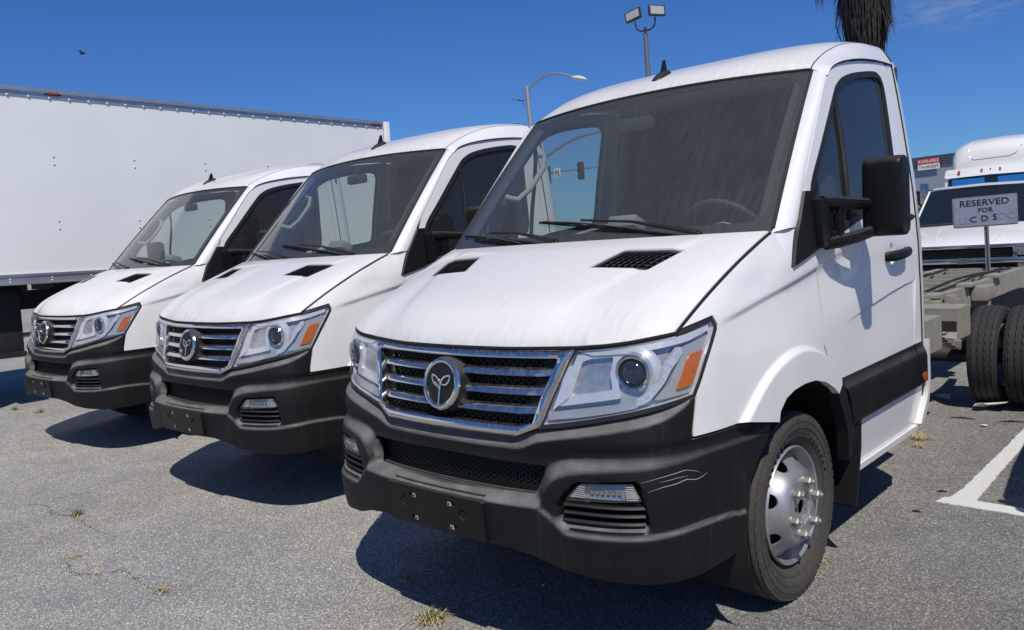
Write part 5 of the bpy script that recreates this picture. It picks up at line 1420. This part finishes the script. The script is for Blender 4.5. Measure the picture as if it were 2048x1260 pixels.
# ------------------------------------------------------------------ reserved sign
def reserved_sign():
    T = empty('reserved_sign', (.115, 7.5, -.028)); T.rotation_euler = (0, math.radians(-1.2), math.radians(4)); tag(T, 'small grey RESERVED FOR C D S sign on a steel post behind the nearest truck', 'sign')
    mb = MB(); mb.box((0, .02, .78), (.030, .05, 1.56)); mb.box((.020, .005, .78), (.010, .05, 1.56)); mb.build('post', 'post_steel', T, False)
    mb = MB(); mb.prism(round_corners([(-.302, 1.345), (.302, 1.345), (.302, 1.668), (-.302, 1.668)], .012, 3), .004, Matrix(((1, 0, 0, 0), (0, 0, 1, -.020), (0, 1, 0, 0), (0, 0, 0, 1)))); pl = mb.build('sign_plate', 'sign_edge', T)
    mb = MB(); mb.box((0, -.0225, 1.508), (.575, .002, .298)); mb.build('sign_face', 'sign_grey', pl, False)
    for body, size, x, z, mt in (('RESERVED', .092, 0, 1.600, 'letter_black'), ('FOR', .066, .01, 1.520, 'letter_black'), ('C', .088, -.105, 1.425, 'letter_black'), ('D', .088, .0, 1.430, 'letter_black'), ('S', .088, .095, 1.437, 'letter_black'), ('US', .105, -.175, 1.415, 'letter_ghost'), ('D', .105, .165, 1.440, 'letter_ghost'), ('C', .105, .240, 1.440, 'letter_ghost')):
        y = -.0245 if mt == 'letter_ghost' else -.0265
        text_mesh(body, size, 'lettering', mt, pl, Matrix(((1.12, 0, 0, x), (0, 0, -1, y), (0, 1, 0, z), (0, 0, 0, 1))), .0008)
reserved_sign()

# ------------------------------------------------------------------ old white pickup
def loft(rows, close=True):
    n = len(rows[0]); V = [p for r in rows for p in r]
    F = [(i * n + k, i * n + (k + 1) % n, (i + 1) * n + (k + 1) % n, (i + 1) * n + k) for i in range(len(rows) - 1) for k in range(n if close else n - 1)]
    return V, F
def pickup(loc, rz, label):
    T = empty('pickup_truck', loc, rz); tag(T, label, 'pickup truck')
    W = .96
    def sect(y, z0, z1, w0, w1, r=.10):
        return [(-w0, y, z0), (w0, y, z0), (w0 + .02, y, (z0 + z1) / 2), (w1, y, z1 - r), (w1 - r * .35, y, z1 - r * .25), (w1 - r, y, z1), (0, y, z1 + .015), (-w1 + r, y, z1), (-w1 + r * .35, y, z1 - r * .25), (-w1, y, z1 - r), (-w0 - .02, y, (z0 + z1) / 2)]
    V, F = loft([sect(.02, .55, 1.00, .93, .93), sect(.10, .50, 1.045, .95, .95), sect(.6, .45, 1.15, .96, .96), sect(1.27, .45, 1.265, .96, .96), sect(1.32, .45, 1.22, .96, .96), sect(3.2, .45, 1.20, .96, .96), sect(5.3, .45, 1.20, .96, .96)])
    n = 11; F += [tuple(range(10, -1, -1)), tuple(6 * n + k for k in range(n))]; mk('body', V, F, 'car_white', T, angle=40)
    for x in (-.42, .42):
        mb = MB(); mb.tube([(x * .9, .12, 1.056), (x, .6, 1.160), (x * 1.1, 1.2, 1.262)], .012, 6, flat=((0, 0, 1), .4)); mb.build('hood_crease', 'car_white', T)
    # cab: pillars, roof and glass
    def cs(y, w, z): return [(-w, y, z), (-w * .5, y - .03, z + .004), (0, y - .04, z + .006), (w * .5, y - .03, z + .004), (w, y, z)]
    lo, hi = cs(1.30, .86, 1.25), cs(1.93, .73, 1.80)
    V, F = loft([lo, hi], False); mk('windshield', V, F, 'car_glass', T)
    for s in (-1, 1): mb = MB(); mb.tube([(s * .875, 1.30, 1.24), (s * .745, 1.92, 1.81)], .016, 8); mb.build('pillar', 'car_white', T)
    V, F = loft([[(-.77, 1.90, 1.79), (-.70, 1.90, 1.825), (0, 1.86, 1.840), (.70, 1.90, 1.825), (.77, 1.90, 1.79)], [(-.79, 2.1, 1.80), (-.70, 2.1, 1.862), (0, 2.1, 1.882), (.70, 2.1, 1.862), (.79, 2.1, 1.80)], [(-.79, 2.9, 1.79), (-.70, 2.9, 1.855), (0, 2.9, 1.875), (.70, 2.9, 1.855), (.79, 2.9, 1.79)], [(-.80, 3.05, 1.1), (-.7, 3.05, 1.1), (0, 3.05, 1.1), (.7, 3.05, 1.1), (.80, 3.05, 1.1)]], False); mk('roof', V, F, 'car_white', T)
    for s in (-1, 1):
        mb = MB(); mb.add([(s * .93, 1.42, 1.22), (s * .93, 2.85, 1.22), (s * .785, 2.80, 1.79), (s * .785, 1.98, 1.79)], [(0, 1, 2, 3)]); mb.build('side_window', 'car_glass', T)
        mb = MB(); mb.lathe([(.18, .09), (.28, .11), (.37, .10), (.385, .07), (.385, -.07), (.37, -.10), (.28, -.11), (.18, -.09)], 32, Matrix.Translation((s * .86, 1.0, .385)), True); mb.build('tyre', 'rubber', T)
        mb = MB(); mb.lathe([(.18, .09), (.28, .11), (.37, .10), (.385, .07), (.385, -.07), (.37, -.10), (.28, -.11), (.18, -.09)], 32, Matrix.Translation((s * .86, 4.2, .385)), True); mb.build('tyre', 'rubber', T)
    mb = MB(); mb.tube([(-.80, 1.24, 1.285), (-.3, 1.26, 1.298), (.1, 1.25, 1.296)], .012, 5); mb.build('wiper', 'trim_black', T)
    # front: chrome surround, black bars, lamps, badge
    mb = MB(); mb.box((0, -.005, .995), (1.84, .05, .045), bev=.01); mb.box((0, -.005, .665), (1.84, .05, .045), bev=.01); mb.box((0, -.02, .805), (1.84, .05, .075), bev=.015); mb.box((.62, -.005, .90), (.05, .05, .16), bev=.008); mb.box((-.62, -.005, .90), (.05, .05, .16), bev=.008); mb.build('grille_surround', 'chrome', T)
    mb = MB(); mb.box((0, .012, .83), (1.80, .02, .34)); mb.build('grille_back', 'void_black', T, False)
    for z in (.965, .945, .925, .905, .885, .865, .755, .735, .715, .695):
        mb = MB(); mb.box((0, -.004, z), (1.20, .02, .008)); mb.build('grille_bar', 'trim_black', T, False)
    for s in (-1, 1):
        for z, h in ((.915, .105), (.735, .09)):
            mb = MB(); mb.box((s * .78, -.012, z), (.27, .03, h), bev=.012); l = mb.build('headlamp', 'reflector', T)
            mb = MB(); mb.box((s * .78, -.029, z), (.25, .006, h - .015), bev=.002); mb.build('lens', 'fog_glass', l)
    bt = [(-.15, -.022), (-.055, -.022), (-.045, -.042), (.055, -.042), (.065, -.022), (.14, -.022), (.15, .022), (.055, .022), (.045, .042), (-.055, .042), (-.065, .022), (-.14, .022)]
    mb = MB(); mb.prism(bt, .018, Matrix(((1, 0, 0, 0), (0, 0, -1, -.044), (0, 1, 0, .805), (0, 0, 0, 1)))); mb.build('badge', 'chrome_dusty', T, False)
    mb = MB(); mb.box((0, -.08, .53), (1.92, .14, .20), bev=.04); mb.build('bumper', 'chrome', T)
pickup((-.77, 10.0, 0), .085, 'old white pickup truck with chrome grille behind the RESERVED sign')

# ------------------------------------------------------------------ white semi tractor
def tractor():
    T = empty('semi_tractor', (-3.00, 22.0, 0)); T.scale = (1.28, 1, 1); tag(T, 'white semi tractor with roof fairing and blue sun shades behind the pickup', 'semi truck')
    def sec(y, w, z0, z1, r):
        return [(-w, y, z0), (w, y, z0), (w, y, z1 - r), (w - r * .3, y, z1 - r * .3), (w - r, y, z1), (0, y, z1 + .03), (-w + r, y, z1), (-w + r * .3, y, z1 - r * .3), (-w, y, z1 - r)]
    V, F = loft([sec(.0, .90, .9, 2.42, .1), sec(.25, .93, .9, 2.52, .14), sec(.6, .95, .9, 2.56, .14), sec(2.6, 1.0, .9, 2.58, .14)]); F += [tuple(range(8, -1, -1)), tuple(27 + k for k in range(9))]; mk('cab', V, F, 'car_white', T)
    V, F = loft([sec(.32, .74, 2.48, 2.66, .08), sec(.36, .79, 2.48, 2.95, .22), sec(.50, .84, 2.48, 3.12, .30), sec(.85, .90, 2.48, 3.24, .34), sec(1.5, .96, 2.48, 3.34, .34), sec(2.8, 1.0, 2.48, 3.42, .34)]); F += [tuple(range(8, -1, -1)), tuple(45 + k for k in range(9))]; mk('roof_fairing', V, F, 'car_white', T, angle=60)
    mb = MB(); mb.tube([(-.52, .42, 3.06), (-.48, .345, 2.82), (-.40, .33, 2.75), (.25, .33, 2.77), (.36, .335, 2.83), (.46, .41, 3.03)], .010, 6); mb.build('fairing_groove', 'silver_satin', T)
    V, F = loft([[(-.86, -.03, 1.68), (0, -.12, 1.66), (.86, -.03, 1.68)], [(-.83, .0, 2.29), (0, -.05, 2.31), (.83, .0, 2.29)]], False); mk('windshield', V, F, 'car_glass', T)
    for x0, x1 in ((-.74, -.14), (.10, .74)):
        mb = MB(); mb.box(((x0 + x1) / 2, -.095, 2.17), (x1 - x0, .01, .17)); mb.build('sun_shade', 'sunshade_blue', T, False)
    V, F = loft([[(-.90, -.02, 2.34), (-.87, -.04, 2.30), (0, -.10, 2.32), (.87, -.04, 2.30), (.90, -.02, 2.34)], [(-.90, .10, 2.50), (-.86, .08, 2.53), (0, .02, 2.55), (.86, .08, 2.53), (.90, .10, 2.50)]], False); mk('visor', V, F, 'car_white', T)
    for x in (-.62, -.20, -.04, .13, .62):
        mb = MB(); mb.box((x, -.012, 2.43), (.04, .05, .11), Matrix.Rotation(math.radians(-25), 3, 'X'), bev=.012); mb.build('roof_marker', 'marker_red', T)
    mb = MB(); mb.box((0, -1.0, 1.2), (1.5, 2.0, .8), bev=.2); mb.build('bonnet', 'car_white', T)
    mb = MB(); mb.box((0, -2.02, 1.1), (1.1, .05, .7), bev=.02); mb.build('grille', 'chrome', T)
    mb = MB(); mb.box((0, -2.0, .55), (2.2, .25, .35), bev=.05); mb.build('bumper', 'chrome', T)
    for s in (-1, 1):
        mb = MB(); mb.tube([(s * .95, .05, 1.75), (s * 1.30, .0, 1.78), (s * 1.30, .0, 2.1)], .02, 6); mb.box((s * 1.31, .02, 1.95), (.16, .12, .55), bev=.03); mb.build('mirror', 'chrome_dusty', T)
        for y in (-1.2, 4.2, 5.5):
            mb = MB(); mb.lathe([(.25, .12), (.38, .15), (.50, .13), (.52, .10), (.52, -.10), (.50, -.13), (.38, -.15), (.25, -.12)], 32, Matrix.Translation((s * 1.0, y, .52)), True); mb.build('tyre', 'rubber', T)
    mb = MB(); mb.box((0, 4.2, .95), (.9, 4.0, .3)); mb.build('chassis', 'black_steel', T, False)
tractor()
pickup((2.74, 1.98, 0), 0., 'unseen vehicle right of the white line, built as a pickup to cast its shadow')  # vehicle type guessed; added out of view for the shadow on the bay line

# ------------------------------------------------------------------ building with banner
def building():
    T = empty('office_building', (-12.0, 42.0, 0)); T.rotation_euler = (0, math.radians(-1.0), 0); tag(T, 'blue grey commercial building with an AVAILABLE banner on its wall', 'building')
    mb = MB(); mb.box((4, 6, 3.25), (40, 12, 1.65)); mb.build('upper_wall', 'wall_blue_grey', T, False)
    mb = MB(); mb.box((4, 6.4, 1.2), (39, 11, 2.4)); mb.build('lower_wall', 'wall_dark', T, False)
    for k in range(14):
        mb = MB(); mb.box((-12 + 2.4 * k, .85, 1.3), (.10, .08, 2.2)); mb.build('mullion', 'wall_blue_grey', T, False)
        mb = MB(); mb.box((-10.8 + 2.4 * k, .87, 1.3), (2.2, .03, 2.0)); mb.build('window', 'car_glass', T, False)
    for k in range(5):
        mb = MB(); mb.box((4, -.03, 4.07 - .12 * k), (40, .05, .045)); mb.build('wall_rail', 'wall_line', T, False)
    for k in range(24):
        mb = MB(); mb.box((-15 + 1.05 * k, -.05, 3.85), (.035, .05, .55)); mb.build('rail_post', 'wall_line', T, False)
    B = tag(empty('banner', (-10.14, 41.85, 3.72)), 'red and white AVAILABLE banner on the blue grey building', 'banner'); B.rotation_euler = (0, math.radians(-1.5), 0)
    mb = MB(); mb.box((0, -.005, -.12), (1.00, .02, .26)); mb.build('lower_field', 'banner_white', B, False)
    mb = MB(); mb.box((0, -.005, .155), (1.00, .02, .27)); mb.build('upper_field', 'banner_red', B, False)
    text_mesh('AVAILABLE', .20, 'lettering', 'banner_white', B, Matrix(((.98, 0, 0, 0), (0, 0, -1, -.022), (0, 1.05, 0, .155), (0, 0, 0, 1))), .002)
    text_mesh('714-243-8269', .17, 'lettering', 'letter_black', B, Matrix(((.93, 0, 0, 0), (0, 0, -1, -.022), (0, 1.15, 0, -.12), (0, 0, 0, 1))), .002)
building()
def bush(loc, size, label, mat):
    T = empty('shrub', loc); tag(T, label, 'shrub', 'shrubs in front of the building'); r = random.Random(int(loc[0] * 31)); mb = MB()
    for k in range(700):
        q = r.uniform(0, 2 * math.pi); ph = math.acos(r.uniform(-.2, 1)); rr = size * r.uniform(.5, 1.0) * (1 + .2 * math.sin(3 * q + k % 3))
        c = Vector((rr * math.sin(ph) * math.cos(q), rr * math.sin(ph) * math.sin(q), size * .45 + rr * math.cos(ph) * .9)); d = Vector((r.uniform(-1, 1), r.uniform(-1, 1), r.uniform(-1, 1))).normalized(); e = d.orthogonal().normalized(); w = size * r.uniform(.05, .12)
        mb.add([c - d * w, c + e * w * .5, c + d * w, c - e * w * .5], [(0, 1, 2, 3)])
    mb.build('crown', mat, T, False)
    mb = MB(); mb.tube([(0, 0, 0), (.03, 0, size * .6)], [.08, .04], 6); mb.build('trunk', 'trunk_brown', T)
bush((-8.4, 34.5, 0), 1.1, 'rounded yellow green shrub beside the nearest cab, before the building', 'leaf_autumn')
bush((-9.6, 35.5, 0), .9, 'low dark green shrub left of the yellow green one, before the building', 'leaf_green')

# ------------------------------------------------------------------ weeds and litter on the asphalt
def tuft(x, y, n, h, green, label, dry=.5):
    T = tag(empty('weed_tuft', (x, y, 0)), label, 'weed', 'weeds in the asphalt cracks'); r = random.Random(int(x * 977 + y * 131))
    for mt, cnt in (('grass_green', int(n * green)), ('grass_dry', int(n * (1 - green)))):
        if cnt < 1: continue
        mb = MB()
        for k in range(cnt):
            q = r.uniform(0, 2 * math.pi); d = Vector((math.cos(q), math.sin(q), 0)); b = Vector((r.gauss(0, h * .35), r.gauss(0, h * .35), 0)); L = h * r.uniform(.4, 1.1); ln = r.uniform(.2, 1.1) if mt == 'grass_green' else r.uniform(.6, 2.2); w = Vector((-d.y, d.x, 0)) * r.uniform(.0012, .0025)
            m = b + d * L * ln * .45 + Vector((0, 0, L * .6)); t = b + d * L * ln + Vector((0, 0, L * (.9 if mt == 'grass_green' else .25)))
            mb.add([b - w, b + w, m + w * .8, m - w * .8, t], [(0, 1, 2, 3), (3, 2, 4)])
        mb.build('blades' if mt == 'grass_green' else 'dry_blades', mt, T, False)
tuft(-3.214, -.552, 110, .042, .75, 'green weed tuft in the asphalt at the left edge of the picture')
tuft(-1.521, -.764, 70, .035, .35, 'small half dry weed tuft low in the left corner')
tuft(-.22, -.225, 260, .060, .45, 'half dry weed tuft at the edge of the nearest truck shadow')
tuft(.80, 1.20, 120, .05, .10, 'dry weed tuft behind the nearest front wheel')
tuft(.86, 1.02, 60, .04, .05, 'dry weed wisps at the foot of the nearest front tyre')
tuft(-2.43, -.87, 40, .022, .10, 'tiny dry weed between the green tuft and the left corner')
tuft(-2.05, -.87, 30, .025, .0, 'flat dry weed stem on the asphalt in the left corner')
tuft(-8.146, .497, 120, .05, .6, 'flat weed patch in front of the farthest truck, left one')
tuft(-7.629, .596, 110, .05, .6, 'flat weed patch in front of the farthest truck, right one')
tuft(.573, 3.50, 260, .05, .0, 'straw pile on the asphalt behind the nearest cab')
tuft(.62, 3.30, 120, .04, .0, 'thin straw scatter in front of the straw pile')
tuft(-.62, -.02, 60, .04, .3, 'dull weed in the shadow under the nearest bumper')
def litter(name, x, y, poly, label, mat, rz=0, fold=.02):
    T = tag(empty(name, (x, y, .006), rz), label, 'litter'); n = len(poly)
    V = [(a, b, fold * abs(math.sin(a * 60 + b * 35))) for a, b in poly]; V2 = [(a, b, z + .002) for a, b, z in V]
    mk('sheet', V + V2, [tuple(range(n - 1, -1, -1)), tuple(range(n, 2 * n))] + [(i, (i + 1) % n, n + (i + 1) % n, n + i) for i in range(n)], mat, T, False); return T
litter('crumpled_paper', .36, 4.80, [(-.05,-.03),(.02,-.05),(.06,-.01),(.05,.04),(0,.05),(-.05,.02)], 'crumpled white paper on the asphalt by the cab corner', 'paper', 0, .035)
t = litter('paper_wrapper', .753, 4.517, [(-.10,-.02),(-.04,-.07),(0,-.02),(.11,-.05),(.13,.0),(-.04,.07),(-.09,.05)], 'folded white and red paper wrapper on the asphalt near the rear tyres', 'paper', .2, .07)
mk('print', [(-.03,-.01,.036),(.03,-.02,.036),(.05,.005,.036),(-.02,.02,.036)], [(0,1,2,3)], 'paper_red', t, False)
litter('paper_scrap', .834, 4.016, [(-.02,-.015),(.02,-.02),(.025,.01),(-.01,.02)], 'tiny white paper scrap right of the straw pile', 'paper', 0, .008)
for x, y, L, a, lab in ((.659,4.184,.16,.1,'thin dark twig on the asphalt left of the wrapper'),(.972,4.214,.16,.35,'thin dark twig on the asphalt by the white line'),(.996,2.424,.05,.5,'short dark twig at the corner of the white line'),(.979,2.041,.04,.2,'small dark chip on the asphalt in front of the white line')):
    T = tag(empty('twig', (x, y, .006), a), lab, 'twig'); mb = MB(); mb.tube([(-L / 2, 0, 0), (0, .006, .004), (L / 2, -.004, 0)], [.003, .006, .003], 5); mb.build('stem', 'stick', T)
